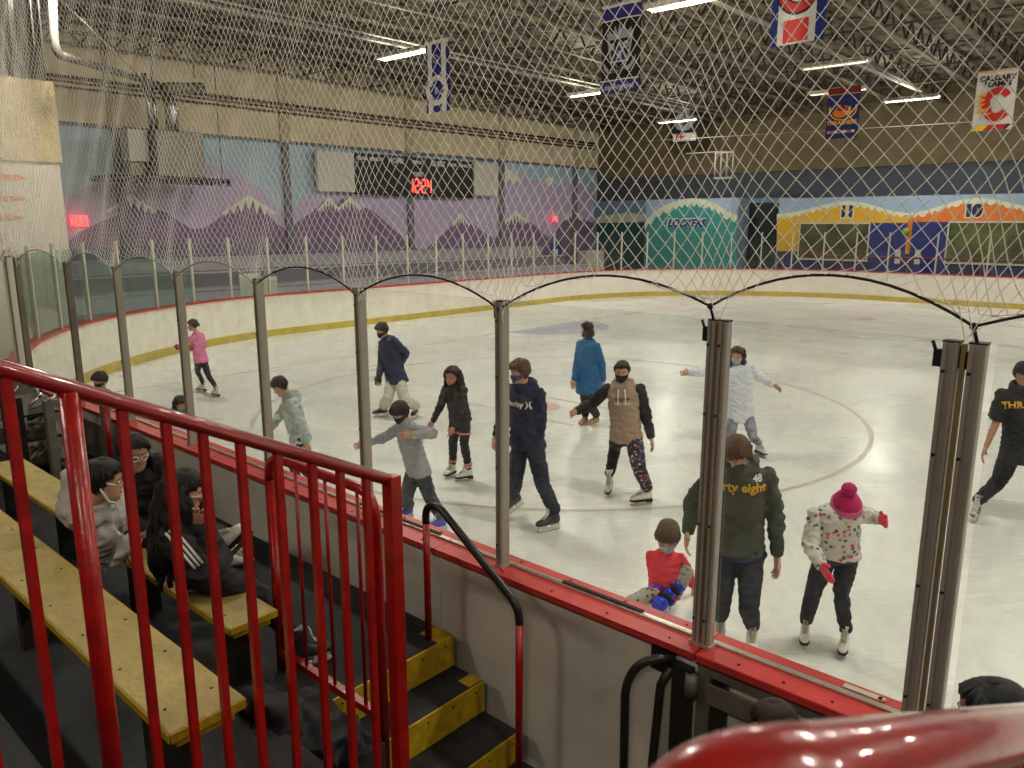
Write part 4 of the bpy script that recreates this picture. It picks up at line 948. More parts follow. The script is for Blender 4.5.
# ================================================================== PEOPLE
EXPO = 0.14
skinm = {k: mat('skin_' + k, c, .5, var=.05, vscale=20) for k, c in dict(fair=(205, 158, 132), light=(196, 148, 118), tan=(164, 116, 86), brown=(136, 92, 66), olive=(178, 132, 102)).items()}
eye_w = mat('eye_white', (210, 205, 198), .3); eye_d = mat('eye_iris', (36, 24, 18), .2); lipm = mat('lips', (156, 84, 76), .5)
def hairm(name, c): return mat('hair_' + name, c, .42, var=.35, vscale=30, bump=.8, bscale=120, aniso=(6, 6, 1))
H_BLK = hairm('black', (22, 18, 18)); H_DBR = hairm('dark_brown', (52, 34, 26)); H_BR = hairm('brown', (96, 64, 42)); H_LBR = hairm('light_brown', (104, 76, 54))
HEADR = [(-.50, .10, .31, -.06), (-.46, .18, .365, .02), (-.38, .235, .385, .10), (-.27, .275, .375, .20), (-.14, .30, .365, .31), (-.02, .315, .352, .38), (.10, .33, .375, .425), (.22, .325, .365, .43), (.33, .29, .31, .395), (.42, .22, .215, .31), (.48, .12, .10, .19), (.50, .03, .01, .08)]
def head_at(z):
    for a, b in zip(HEADR[:-1], HEADR[1:]):
        if z <= b[0]:
            t = max(0, (z - a[0]) / (b[0] - a[0])); return [a[i] + (b[i] - a[i]) * t for i in (1, 2, 3)]
    return list(HEADR[-1][1:])
class Head:
    def __init__(s, c, yaw, pitch, roll, hh):
        f0 = Vector((math.sin(R(yaw)), math.cos(R(yaw)), 0)); r0 = Vector((math.cos(R(yaw)), -math.sin(R(yaw)), 0))
        f = f0 * math.cos(R(pitch)) - UP * math.sin(R(pitch)); u = f0 * math.sin(R(pitch)) + UP * math.cos(R(pitch))
        s.r = r0 * math.cos(R(roll)) + u * math.sin(R(roll)); s.u = u * math.cos(R(roll)) - r0 * math.sin(R(roll)); s.f = f; s.c = Vector(c); s.h = hh
    def P(s, x, y, z): return s.c + (s.r * x + s.f * y + s.u * z) * s.h
    def surf(s, a, z, off=0.0):
        """a = azimuth, 0 at the face, 90 degrees at the right ear"""
        w, fr, bk = head_at(z); cy = (fr - bk) / 2; dp = (fr + bk) / 2
        sx, cy_ = math.sin(a), math.cos(a); e = .88
        return s.P((w + off) * math.copysign(abs(sx) ** e, sx), cy + (dp + off) * math.copysign(abs(cy_) ** e, cy_), z)
def shell(mb, hd, zl, a0, a1, off, off2=None, zt=.5, n=28, m=9, wave=0, seed=0, close=True):
    """a thin skin over part of the head between height zl(a) and zt"""
    off2 = off2 if off2 is not None else off - .04; rnd = random.Random(seed); full = abs(a1 - a0) >= 359
    wv = [rnd.uniform(-1, 1) * wave for _ in range(n + 1)]; wv[-1] = wv[0] if full else wv[-1]
    cols = []
    for i in range(n + 1):
        a = R(a0 + (a1 - a0) * i / n); z0 = zl(a); col = []
        for j in range(m + 1):
            t = j / m; z = z0 + (zt - z0) * t
            k = min(1.0, (zt - z) / .25 + .35) if zt > .45 else 1
            zz = z + (off * .9 * (1 - k) if zt > .45 else 0)
            p = hd.surf(a, z, (off + wv[i] * (1 - t)) * 1.0); p = p + hd.u * (off * hd.h * max(0, (z - .25) / .25) * .9 if zt > .45 else 0); col.append(p)
        inner = [hd.surf(a, z0 + (zt - z0) * j / m, off2) for j in range(m + 1)]
        cols.append((col, inner))
    vs = []; fs = []; k = 2 * (m + 1)
    for o_, i_ in cols: vs += o_ + i_[::-1]
    for i in range(n):
        for j in range(k):
            a = i * k + j; b = i * k + (j + 1) % k; fs.append((a, b, b + k, a + k))
    if not full: fs += [tuple(range(k)), tuple(range(n * k + k - 1, n * k - 1, -1))]
    mb.add(vs, fs, 0, True)
    if full and zt >= .5:
        top = [c[0][-1] for c in cols]; q = sum(top, Vector()) / len(top); rw = max((p - q).length for p in top)
        mb.ell(q - hd.u * (.012 * hd.h), hd.r * (rw * 1.25), hd.f * (rw * 1.25), hd.u * (.03 * hd.h), 16, 7)
def ik(a, b, l1, l2, px, prefer=None):
    """middle joint between a and b that lands nearest the given pixel"""
    a, b = Vector(a), Vector(b); d = b - a; L = d.length
    if L > (l1 + l2) * .995: k = L / ((l1 + l2) * .995); l1 *= k; l2 *= k
    if L < abs(l1 - l2) * 1.02: L = abs(l1 - l2) * 1.02 + 1e-4
    t = (l1 * l1 - l2 * l2 + L * L) / (2 * L); h = math.sqrt(max(0, l1 * l1 - t * t)); dn = d.normalized()
    x = dn.cross(Vector((.31, .2, .9))).normalized(); y = dn.cross(x); c = a + dn * t; best = None
    for k in range(96):
        an = 2 * PI * k / 96; p = c + x * (h * math.cos(an)) + y * (h * math.sin(an)); q = pix(p)
        e = math.hypot(q[0] - px[0], q[1] - px[1])
        if prefer is not None: e -= (p - c).dot(prefer) * 6 / max(h, .01) * .5
        if best is None or e < best[0]: best = (e, p)
    return best[1]
def limb(mb, pts, rs, sub=4, n=14, asp=1.0):
    """swept limb through joints with rounded bends"""
    P_, R_ = [], []
    pts = [Vector(p) for p in pts]
    for i in range(len(pts) - 1):
        for k in range(sub):
            t = k / sub; p0 = pts[max(i - 1, 0)]; p1 = pts[i]; p2 = pts[i + 1]; p3 = pts[min(i + 2, len(pts) - 1)]
            cr = .5 * ((2 * p1) + (p2 - p0) * t + (2 * p0 - 5 * p1 + 4 * p2 - p3) * t * t + (3 * p1 - p0 - 3 * p2 + p3) * t ** 3)
            P_.append(cr * .55 + (p1 + (p2 - p1) * t) * .45); R_.append(rs[i] + (rs[i + 1] - rs[i]) * t)
    P_.append(pts[-1]); R_.append(rs[-1])
    d0 = (P_[0] - P_[1]).normalized(); d1 = (P_[-1] - P_[-2]).normalized()
    P_ = [P_[0] + d0 * R_[0] * .6] + P_ + [P_[-1] + d1 * R_[-1] * .5]; R_ = [R_[0] * .6] + R_ + [R_[-1] * .7]
    mb.tube(P_, R_, n, 0, True, True, asp)
def hand(mb, w, d, nrm, L, curl=.35, fat=1.0, side=1):
    """palm, four bent fingers and a thumb; d points along the fingers, nrm out of the palm"""
    d = d.normalized(); nrm = (nrm - d * nrm.dot(d)).normalized(); x = d.cross(nrm) * side
    pw = L * .23 * fat; pt = L * .085 * fat
    rr = []
    for t, w_, th in ((-.08, .62, 1.1), (.08, .78, 1.25), (.28, 1.0, 1.2), (.46, 1.02, 1.0), (.54, .92, .8)):
        c = w + d * (L * t); rr.append([c + x * (pw * w_ * math.copysign(abs(math.cos(a)) ** .7, math.cos(a))) + nrm * (pt * th * math.sin(a)) for a in [2 * PI * k / 10 for k in range(10)]])
    mb.rings(rr)
    for i, (o_, ln) in enumerate(((-.78, .40), (-.27, .47), (.26, .44), (.76, .34))):
        b = w + d * (L * .50) + x * (pw * o_); sp = x * (o_ * .06); c1 = curl * (1 + .15 * i)
        d1 = (d + nrm * c1 * .5 + sp).normalized(); d2 = (d + nrm * c1 * 1.3 + sp).normalized(); d3 = (d + nrm * c1 * 2.3 + sp).normalized()
        p1 = b + d1 * (L * ln * .42); p2 = p1 + d2 * (L * ln * .32); p3 = p2 + d3 * (L * ln * .26); r = L * .052 * fat
        mb.tube([b, p1, p2, p3], [r, r * .95, r * .85, r * .6], 6)
    b = w + d * (L * .12) - x * (pw * .75); d1 = (d * .75 - x * .75 + nrm * .35).normalized(); d2 = (d - x * .25 + nrm * .45).normalized()
    mb.tube([b, b + d1 * L * .2, b + d1 * L * .2 + d2 * L * .15, b + d1 * L * .2 + d2 * L * .24], [L * .068 * fat, L * .062 * fat, L * .055 * fat, L * .035 * fat], 6)
def skate(par, base, yaw, s, kind, tilt=0, col=None, pitch=0, lift=0, aim=None):
    """boot with ankle collar; base is the blade's middle on the ice"""
    f = Vector((math.sin(R(yaw)), math.cos(R(yaw)), 0)); x = Vector((math.cos(R(yaw)), -math.sin(R(yaw)), 0)); u = UP.copy()
    if pitch: f, u = f * math.cos(R(pitch)) - u * math.sin(R(pitch)), u * math.cos(R(pitch)) + f * math.sin(R(pitch))
    if tilt: x, u = x * math.cos(R(tilt)) + u * math.sin(R(tilt)), u * math.cos(R(tilt)) - x * math.sin(R(tilt))
    if aim: f, u = aim; x = f.cross(u)
    base = Vector(base) + UP * lift
    P = lambda a, b, c: base + (x * a + f * b + u * c) * s
    fig = kind == 'figure'; bt = kind == 'boots'; z0 = .055 if not bt else .0
    mb = MB()
    def ring(y, zc, w, h, n=12): return [P(w * math.cos(2 * PI * k / n), y, zc + h * math.copysign(abs(math.sin(2 * PI * k / n)) ** .8, math.sin(2 * PI * k / n))) for k in range(n)]
    zs = z0 + .014
    mb.rings([ring(-.118, zs + .05, .02, .04), ring(-.105, zs + .05, .036, .05), ring(-.05, zs + .055, .042, .058), ring(.0, zs + .047, .041, .05), ring(.05, zs + .036, .046, .038), ring(.10, zs + .031, .047, .031), ring(.135, zs + .025, .038, .024), ring(.152, zs + .02, .018, .014)])
    sh = .212 if not bt else .2
    mb.rings([[P((.043 if c > .13 else .038) * math.cos(a) * wd, -.062 + dy + (.055 * wd) * math.sin(a), z0 + c) for a in [2 * PI * k / 12 for k in range(12)]] for c, wd, dy in ((.03, 1, .01), (.10, 1.0, .008), (.16, 1.0, .0), (.19, 1.04, -.004), (sh, 1.08, -.006))])
    bm = {'figure': mat('white_skate_leather', (216, 212, 202), .4, bump=.1), 'hockey': mat('black_skate_shell', (34, 32, 34), .45, rgb2=(60, 58, 58), vscale=14), 'boots': mat('tan_suede', (166, 132, 92), .85, var=.1), 'blue': mat('blue_skate_shell', (40, 60, 190), .4), 'purple': mat('purple_skate_shell', (92, 84, 190), .45), 'white_hockey': mat('white_grey_skate_shell', (196, 192, 186), .45, rgb2=(60, 60, 62), vscale=16)}[kind]
    g = remesh(mb, .011 * s, 2); b = g.build('ice_skate' if not bt else 'ankle_boot', bm, par)
    if kind in ('figure',):
        mb = MB(); sole = [(-.036, -.12), (.036, -.12), (.040, -.02), (.046, .09), (.028, .15), (-.028, .15), (-.046, .09), (-.040, -.02)]
        mb.prism([P(a, c, z0) for a, c in sole], u * (.016 * s)); heel = [(-.03, -.118), (.03, -.118), (.028, -.05), (-.028, -.05)]; mb.prism([P(a, c, z0 - .02) for a, c in heel], u * (.03 * s)); mb.build('sole', dark, b)
    if not bt:
        bl = mat('skate_blade_steel', (190, 190, 190), .25, metal=.9); pl = mat('white_blade_holder', (214, 212, 206), .4)
        mb = MB(); prof = [(-.135, .012), (-.12, .0), (.12, .0), (.155, .014), (.15, .03), (-.13, .03)]
        mb.prism([P(-.002, a, c) for a, c in prof], x * (.004 * s)); mb.build('blade', bl, b)
        mb = MB()
        if fig:
            for y in (-.085, .075): mb.prism([P(-.004, y - .02, .028), P(-.004, y + .02, .028), P(-.004, y + .03, z0 + .001), P(-.004, y - .03, z0 + .001)], x * (.008 * s))
            mb.build('blade_plate', bl, b)
        else:
            for y in (-.075, .07): mb.prism([P(-.014, y - .045, .02), P(-.014, y + .045, .02), P(-.016, y + .05, z0 + .016), P(-.016, y - .05, z0 + .016)], x * (.03 * s))
            mb.prism([P(-.008, -.12, .018), P(-.008, .13, .018), P(-.008, .13, .03), P(-.008, -.12, .03)], x * (.016 * s)); mb.build('blade_holder', pl, b)
        lc = mat('skate_lace_' + ('cream' if fig else 'white'), (178, 172, 160) if fig else (214, 210, 200), .7)
        mb = MB()
        for k in range(7):
            t = k / 6; y = .075 - t * .085 if t < .6 else .024 - (t - .6) * .02; zc = z0 + (.082 + t * .05 if t < .4 else .102 + (t - .4) * .12)
            mb.tube([P(-.024, y, zc), P(.024, y - .008, zc + .012)], .0042 * s, 5); mb.tube([P(.024, y, zc), P(-.024, y - .008, zc + .012)], .0042 * s, 5)
        mb.build('laces', lc, b)
    return P(0, -.062, .20 if not bt else .15)
def person(label, H, pelvis, neck, head, face, body_yaw, wrists, elbows, feet, knees, skin, top, bottom, shoes='figure', hair=None, mask=None, gloves=None, hs=.137, build=1.0, seated=False, Y0=None, hem=.06, top_kw=None, bot_kw=None, hand_kw=None, hip_yaw=None, seed=0, ankle_lift=(0, 0), foot_pitch=(0, 0), foot_aim=None, group=None, shw=.105, sleeve=1.0, shoe_parts=True, hood=True, collar=None, floor=0.0):
    s = H / 1.72; sk = skinm[skin]; fv = Vector((math.sin(R(body_yaw)), math.cos(R(body_yaw)), 0)); rv = Vector((math.cos(R(body_yaw)), -math.sin(R(body_yaw)), 0))
    if isinstance(feet[0][0], Vector): fb = [f[0] for f in feet]
    else: fb = [at(f[0], f[1], z=floor) for f in feet]
    Yf = sum(p.y for p in fb) / 2 if Y0 is None else Y0
    def J(j): return j if isinstance(j, Vector) else at(j[0], j[1], Y=Yf + (j[2] if len(j) > 2 else 0))
    Pv, Nk, Hc = J(pelvis), J(neck), J(head)
    if rv.x < 0:                 # joints are listed left to right as seen; put them on the wearer's own sides
        wrists, elbows = wrists[::-1], elbows[::-1]
        if not (foot_aim and not seated): feet, knees, ankle_lift, foot_pitch = feet[::-1], knees[::-1], ankle_lift[::-1], foot_pitch[::-1]; fb = fb[::-1]
        if foot_aim: foot_aim = foot_aim[::-1]
        if hand_kw: hand_kw = hand_kw[::-1]
    upv = (Nk - Pv).normalized(); rr_ = (rv - upv * rv.dot(upv)).normalized(); ff = upv.cross(rr_) * -1
    if ff.dot(fv) < 0: ff = -ff
    loc = Vector(((fb[0].x + fb[1].x) / 2, (fb[0].y + fb[1].y) / 2, floor)) if not seated else Vector((Pv.x, Pv.y, floor))
    TL = (Nk - Pv).length; bw = build
    sh = [Nk - upv * (.055 * H * .6) + rr_ * (sgn * shw * H) for sgn in (-1, 1)]
    hyaw = hip_yaw if hip_yaw is not None else body_yaw; hr = Vector((math.cos(R(hyaw)), -math.sin(R(hyaw)), 0)); hf = Vector((math.sin(R(hyaw)), math.cos(R(hyaw)), 0))
    hp = [Pv + hr * (sgn * .052 * H) for sgn in (-1, 1)]
    wr = [J(w_) for w_ in wrists]; ua, fa = .172 * H, .150 * H
    # keep the wrist within reach of the shoulder
    for i in (0, 1):
        d = wr[i] - sh[i]
        if d.length > (ua + fa) * 1.08: wr[i] = sh[i] + d * ((ua + fa) * 1.08 / d.length)
    el = [ik(sh[i], wr[i], ua, fa, elbows[i], -ff) for i in (0, 1)]
    root = None
    par_holder = []
    # feet first, so the legs end in them
    an = []
    base_obj = MB()
    for i in (0, 1):
        fy = feet[i][2] if not isinstance(feet[i][0], Vector) else feet[i][1]
        f = Vector((math.sin(R(fy)), math.cos(R(fy)), 0)); u_ = UP
        if foot_pitch[i]: f, u_ = f * math.cos(R(foot_pitch[i])) - u_ * math.sin(R(foot_pitch[i])), u_ * math.cos(R(foot_pitch[i])) + f * math.sin(R(foot_pitch[i]))
        if foot_aim and foot_aim[i]: f, u_ = foot_aim[i]
        fs = s
        an.append(fb[i] + UP * ankle_lift[i] + f * (-.062 * fs) + u_ * ((.20 if shoes != 'boots' else .15) * fs))
    th, shn = .245 * H, .20 * H
    kn = [ik(hp[i], an[i], th, shn, knees[i], hf) for i in (0, 1)]
    # ---- body
    mb = MB()
    def tor(spec, out, mb_, cap=True):
        rr = []
        for t, w_, dp, fo in spec:
            c = Pv + (Nk - Pv) * t; q = rr_ if t > .35 else (hr * (1 - t / .35) + rr_ * (t / .35) if t > 0 else hr).normalized(); g = upv.cross(q); g = g if g.dot(ff) > 0 else -g
            rr.append([c + g * (fo * s) + q * ((w_ * s * bw + out) * math.copysign(abs(math.cos(a)) ** .85, math.cos(a))) + g * ((dp * s * bw + out) * math.copysign(abs(math.sin(a)) ** .85, math.sin(a))) for a in [2 * PI * k / 22 for k in range(22)]])
        mb_.rings(rr)
    TS = [(-.16, .07, .06, 0), (-.08, .145, .10, -.005), (.05, .158, .112, -.01), (.22, .140, .10, .0), (.40, .130, .095, .005), (.62, .146, .108, .005), (.80, .160, .105, .0), (.92, .150, .085, -.005), (.99, .10, .065, -.005), (1.04, .05, .045, 0)]
    tor(TS, 0, mb)
    ra = (.047, .043, .037, .036, .026)
    for i in (0, 1):
        m1 = sh[i].lerp(el[i], .5); m2 = el[i].lerp(wr[i], .35)
        limb(mb, [sh[i], m1, el[i], m2, wr[i]], [r * s * bw for r in ra], 3)
        m1 = hp[i].lerp(kn[i], .5); m2 = kn[i].lerp(an[i], .35)
        limb(mb, [hp[i], m1, kn[i], m2, an[i]], [r * s * bw for r in (.078, .072, .054, .052, .037)], 3)
    hd = Head(Hc, face[0], face[1], face[2] if len(face) > 2 else 0, hs * H)
    nb = hd.P(0, -.06, -.30)
    mb.tube([Nk - upv * .05 * s, Nk + (nb - Nk) * .4, nb], [.062 * s, .052 * s, .052 * s], 14)
    rr = []
    for z, w_, fr, bk in HEADR:
        rr.append([hd.surf(2 * PI * k / 24, z) for k in range(24)])
    mb.rings(rr)
    hh = hd.h; R3 = lambda a, b, c: (hd.r * a * hh, hd.f * b * hh, hd.u * c * hh)
    mb.tube([hd.P(0, .33, .04), hd.P(0, .38, -.06), hd.P(0, .43, -.135)], [.03 * hh, .042 * hh, .052 * hh], 8)
    for q in (-1, 1):
        mb.ell(hd.P(q * .325, -.02, -.04), *[a for a in R3(.035, .07, .10)], 10, 7); mb.ell(hd.P(q * .045, .40, -.14), *R3(.035, .04, .03), 8, 5)
    g = remesh(mb, max(.0085 * s, .0065), 2)
    for i in (0, 1):
        d = (wr[i] - el[i]).normalized(); kw = (hand_kw or [{}, {}])[i]; dd = kw.get('d', d); nr = kw.get('n', (-rr_ if i else rr_) * .9 + ff * .2)
        hand(g, wr[i] + dd * .004, dd, nr, .108 * H, kw.get('curl', .4), 1.0, -1 if i else 1)
    k0 = len(g.f)
    for q in (-1, 1):
        g.ell(hd.P(q * .125, .335, .0), *R3(.058, .035, .03), 10, 6, 1); g.ell(hd.P(q * .125, .362, .0), *R3(.026, .014, .026), 8, 5, 2)
        g.tube([hd.P(q * .06, .372, .07), hd.P(q * .13, .372, .088), hd.P(q * .20, .34, .07)], .010 * hh, 5, 3)
    g.ell(hd.P(0, .375, -.265), *R3(.085, .022, .018), 10, 5, 4); g.ell(hd.P(0, .372, -.29), *R3(.07, .022, .018), 10, 5, 4)
    hm = (hair or {}).get('mat', H_DBR)
    body = g.build('person', [sk, eye_w, eye_d, hm, lipm], loc=loc); tag(body, label, 'person', group)
    # ---- trousers
    b_ = dict(fit=.014, mat=None, flare=0, left=None, right=None); b_.update(bot_kw or {}); b_['mat'] = bottom
    fit = b_['fit'] * s
    def legs(which, mt, nm, waist=True):
        mb = MB()
        if waist: tor([(-.17, .09, .07, 0), (-.08, .150, .105, -.005), (.06, .156, .112, -.01), (.20, .142, .102, -.004)], min(fit, .010 * s), mb)
        for i in which:
            m1 = hp[i].lerp(kn[i], .5); m2 = kn[i].lerp(an[i], .35); fl = b_['flare'] * s
            end = an[i].lerp(kn[i], b_.get('crop', .0)); 
            limb(mb, [hp[i], m1, kn[i], m2, end], [.080 * s * bw + fit, .074 * s * bw + fit, .056 * s * bw + fit + fl * .4, .053 * s * bw + fit + fl * .8, .041 * s * bw + fit + fl], 4)
        return remesh(mb, max(.010 * s, .008), 2, .010 * s * b_.get('wr', 1), .10 * s, seed).build(nm, mt, body)
    if b_['right'] is not None: legs((0,), bottom, 'trousers'); legs((1,), b_['right'], 'trouser_leg', False)
    else: legs((0, 1), bottom, 'trousers')
    # ---- top
    t_ = dict(fit=.022, hem=-.05, sl=None, cuff=True, long=0); t_.update(top_kw or {}); fit = t_['fit'] * s
    mb = MB(); he = t_['hem']
    TT = [(he - .01, .160 + t_['long'], .118 + t_['long'], -.005), (he + .03, .164 + t_['long'], .122 + t_['long'], -.005), (max(he + .1, .12), .150 + t_['long'] * .6, .108 + t_['long'] * .6, 0), (.40, .142, .105, .005), (.62, .150, .112, .006), (.80, .160, .108, 0), (.92, .150, .088, -.005), (1.0, .098, .068, -.005), (1.05, .062, .055, 0)]
    tor(TT, fit, mb)
    def arms(mb_, f_, upto=sleeve):
        for i in (0, 1):
            m1 = sh[i].lerp(el[i], .5); m2 = el[i].lerp(wr[i], .35); e_ = wr[i]
            if upto >= 1: limb(mb_, [sh[i], m1, el[i], m2, e_], [.050 * s * bw + f_, .046 * s * bw + f_, .041 * s * bw + f_, .040 * s * bw + f_ * .9, .030 * s * bw + f_ * .55], 4)
            elif upto > .5: e_ = el[i].lerp(wr[i], (upto - .5) * 2); limb(mb_, [sh[i], m1, el[i], e_], [.050 * s * bw + f_, .046 * s * bw + f_, .041 * s * bw + f_, .038 * s * bw + f_], 4)
            else: limb(mb_, [sh[i], m1, sh[i].lerp(el[i], .8)], [.052 * s * bw + f_, .052 * s * bw + f_, .050 * s * bw + f_ * 1.2], 4)
    if t_['sl'] is None: arms(mb, fit * .85)
    if hood:
        hk = Nk - ff * (.035 * s)
        pts = [Nk + ff * (.075 * s) - upv * (.055 * s)] ; 
        ringp = []
        for k in range(13):
            a = PI * (-.62 + 1.24 * k / 12) * -1 + PI
            ringp.append(Nk + rr_ * (math.sin(a) * .092 * s) + ff * (math.cos(a) * .082 * s) + upv * ((.022 - .05 * max(0, math.cos(a))) * s))
        rs = [(.030 + .026 * math.sin(PI * k / 12)) * s for k in range(13)]
        mb.tube(ringp, rs, 10)
        mb.ell(Nk - ff * (.115 * s) - upv * (.05 * s), rr_ * (.10 * s), ff * (.045 * s), upv * (.085 * s))
    elif collar:
        mb.tube([Nk - upv * .04 * s, Nk + (nb - Nk) * collar], [.085 * s, .070 * s], 16)
    tm = top
    topo = remesh(mb, max(.0095 * s, .0075), 2, .013 * s * t_.get('wr', 1), .11 * s, seed + 3)
    tob = topo.build(t_.get('name', 'hooded_sweatshirt' if hood else 'top'), tm, body)
    if t_['sl'] is not None:
        mb = MB(); arms(mb, fit * .85); remesh(mb, max(.0095 * s, .0075), 2, .011 * s, .10 * s, seed + 5).build('sleeves', t_['sl'], body)
    if t_['cuff'] and sleeve >= 1:
        for i in (0, 1):
            d = (wr[i] - el[i]).normalized(); mb = MB(); mb.tube([wr[i] - d * .045 * s, wr[i] - d * .02 * s, wr[i] + d * .004 * s], [(.036 + .004) * s * bw + fit * .4, .037 * s * bw + fit * .4, .034 * s * bw + fit * .4], 14); mb.build('cuff', t_.get('cuffm', t_['sl'] or top), body)
    # ---- gloves
    if gloves:
        for i in (0, 1):
            d = (wr[i] - el[i]).normalized(); kw = (hand_kw or [{}, {}])[i]; dd = kw.get('d', d); nr = kw.get('n', (-rr_ if i else rr_) * .9 + ff * .2)
            mb = MB(); hand(mb, wr[i] + dd * .003, dd, nr, .115 * H, kw.get('curl', .4), 1.28, -1 if i else 1); mb.tube([wr[i] - dd * .05 * s, wr[i] + dd * .01 * s], .037 * s, 12); mb.build('glove', gloves, body)
    # ---- skates
    for i in (0, 1):
        fy = feet[i][2] if not isinstance(feet[i][0], Vector) else feet[i][1]
        skate(body, fb[i], fy, s, shoes if isinstance(shoes, str) else shoes[i], 0, pitch=foot_pitch[i], lift=ankle_lift[i], aim=(foot_aim or (None, None))[i])
    # ---- hair, mask
    hr_ = hair or {}
    st = hr_.get('style', 'short')
    if st != 'none':
        mb = MB()
        fr, sd, bk_ = hr_.get('line', (.24, -.02, -.30))
        def zl(a):
            c = math.cos(a); return fr + (sd - fr) * min(1, (1 - c)) ** 1.6 if c > 0 else sd + (bk_ - sd) * (-c) ** .8
        shell(mb, hd, zl, 0, 360, hr_.get('thick', .045), -.02, n=36, m=10, wave=hr_.get('wave', .014), seed=seed)
        rs_ = random.Random(seed * 7 + 1); tf = hr_.get('thick', .045)
        for k in range(110):                      # loose strands give the cap its outline
            a = rs_.uniform(0, 2 * PI); z1 = rs_.uniform(.0, .44); z0 = zl(a) - rs_.uniform(-.02, .07)
            if z1 < z0 + .12: z1 = min(.46, z0 + .2)
            da = rs_.uniform(-.25, .25); zm = (z0 + z1) / 2; e_ = tf + rs_.uniform(.0, .035)
            mb.tube([hd.surf(a, z1, tf * (.8 if z1 < .4 else .5)) + hd.u * (hh * (tf * .6 if z1 > .35 else 0)), hd.surf(a + da * .5, zm, e_), hd.surf(a + da, z0, tf * .7)], [.020 * hh, .036 * hh, .010 * hh], 5)
        if hr_.get('fringe'):
            for k in range(9):
                x_ = -.24 + .06 * k; zf = fr - hr_['fringe'] * (1 - abs(x_) * 1.2)
                mb.tube([hd.P(x_ * .8, .20, .42), hd.P(x_, .36, .28), hd.P(x_ * 1.08 + .02, .41 - abs(x_) * .25, zf)], [.05 * hh, .055 * hh, .025 * hh], 7)
        if st in ('long', 'bob'):
            ln = hr_.get('len', .6); base = []; n = 18; spread = hr_.get('spread', 1.0); side0, side1 = hr_.get('arc', (70, 290))
            rows = []
            for j in range(7):
                t = j / 6; row = []
                for i in range(n + 1):
                    a = R(side0 + (side1 - side0) * i / n); p = hd.surf(a, -.02 if j == 0 else -.05, .05)
                    out = (p - hd.P(0, 0, 0)); out.z = 0; out = out.normalized() if out.length > 1e-5 else ff
                    p = p - UP * (ln * hh * 2 * t * (1 - .12 * math.cos(i * 1.9))) + out * (hh * (.03 + .14 * math.sin(t * 2.2) * spread + .03 * math.sin(i * 2.4 + t * 4))) - ff * (hh * hr_.get('back', .05) * t)
                    row.append(p)
                rows.append(row)
            th_ = .055 * hh; vs = []; fs = []; W_ = n + 1
            for row in rows: vs += row
            cc = hd.c
            inn = [[p + ((Vector((cc.x, cc.y, p.z)) - p).normalized() * th_ * 1.4) for p in row] for row in rows]
            for row in inn: vs += row
            o2 = 7 * W_
            for j in range(6):
                for i in range(n):
                    a = j * W_ + i; fs.append((a, a + 1, a + W_ + 1, a + W_)); fs.append((o2 + a, o2 + a + W_, o2 + a + W_ + 1, o2 + a + 1))
            for i in range(n): fs.append((6 * W_ + i, 6 * W_ + i + 1, o2 + 6 * W_ + i + 1, o2 + 6 * W_ + i)); fs.append((i, o2 + i, o2 + i + 1, i + 1))
            for j in range(6): fs.append((j * W_, j * W_ + W_, o2 + j * W_ + W_, o2 + j * W_)); fs.append((j * W_ + n, o2 + j * W_ + n, o2 + j * W_ + W_ + n, j * W_ + W_ + n))
            mb.add(vs, fs, 0, True)
        if st == 'tail':
            q = hr_.get('tail', [(0, -.42, .18), (0, -.56, .05), (0, -.58, -.3), (0, -.5, -.7)]); mb.tube([hd.P(*p) for p in q], [.07 * hh] + [.11 * hh] * (len(q) - 2) + [.04 * hh], 10)
        if st == 'bun': mb.ell(hd.P(0, -.45, .22), *R3(.15, .12, .15))
        if hr_.get('curls'):
            n_, ln_, ca0, ca1, cr = hr_['curls']
            for k in range(n_):
                a = R(ca0 + (ca1 - ca0) * (k + rs_.uniform(-.4, .4)) / n_); z0 = rs_.uniform(-.05, .30); p = hd.surf(a, z0, .05); o_ = p - hd.c; o_.z = 0; o_ = o_.normalized(); sd = Vector((-o_.y, o_.x, 0)); L_ = ln_ * rs_.uniform(.75, 1.05); ph = rs_.uniform(0, 6)
                pts = [p + o_ * (L_ * .10 * math.sin(t * 2.4)) + sd * (.016 * math.sin(t * 13 + ph)) + o_ * (.014 * math.cos(t * 13 + ph)) - UP * (L_ * t) - ff * (.05 * t) for t in [i / 14 for i in range(15)]]
                mb.tube(pts, [cr * hh * (1 - .45 * (i / 14) ** 2) for i in range(15)], 7)
        mb.build('hair', hm, body)
    if mask:
        mb = MB(); shell(mb, hd, lambda a: -.47 + .22 * abs(math.sin(a)) ** 1.3, -82, 82, .035, .012, zt=-.10, n=16, m=6)
        for p in mb.v:   # nose ridge
            pass
        mb.ell(hd.P(0, .40, -.17), *R3(.075, .075, .11), 10, 7)
        mk = mb.build('face_mask', mask, body)
        mb = MB()
        for q in (-1, 1):
            for za, zb_ in ((-.14, .0), (-.30, -.09)): mb.tube([hd.surf(R(q * 80), za, .025), hd.P(q * .345, .02, zb_), hd.P(q * .345, -.07, zb_ - .01)], .007 * hh, 4)
        mb.build('ear_loops', mask, mk)
    info = dict(body=body, top=tob, hd=hd, Nk=Nk, Pv=Pv, up=upv, r=rr_, f=ff, s=s, topo=topo, sh=sh, el=el, wr=wr, kn=kn, an=an, hp=hp)
    return info
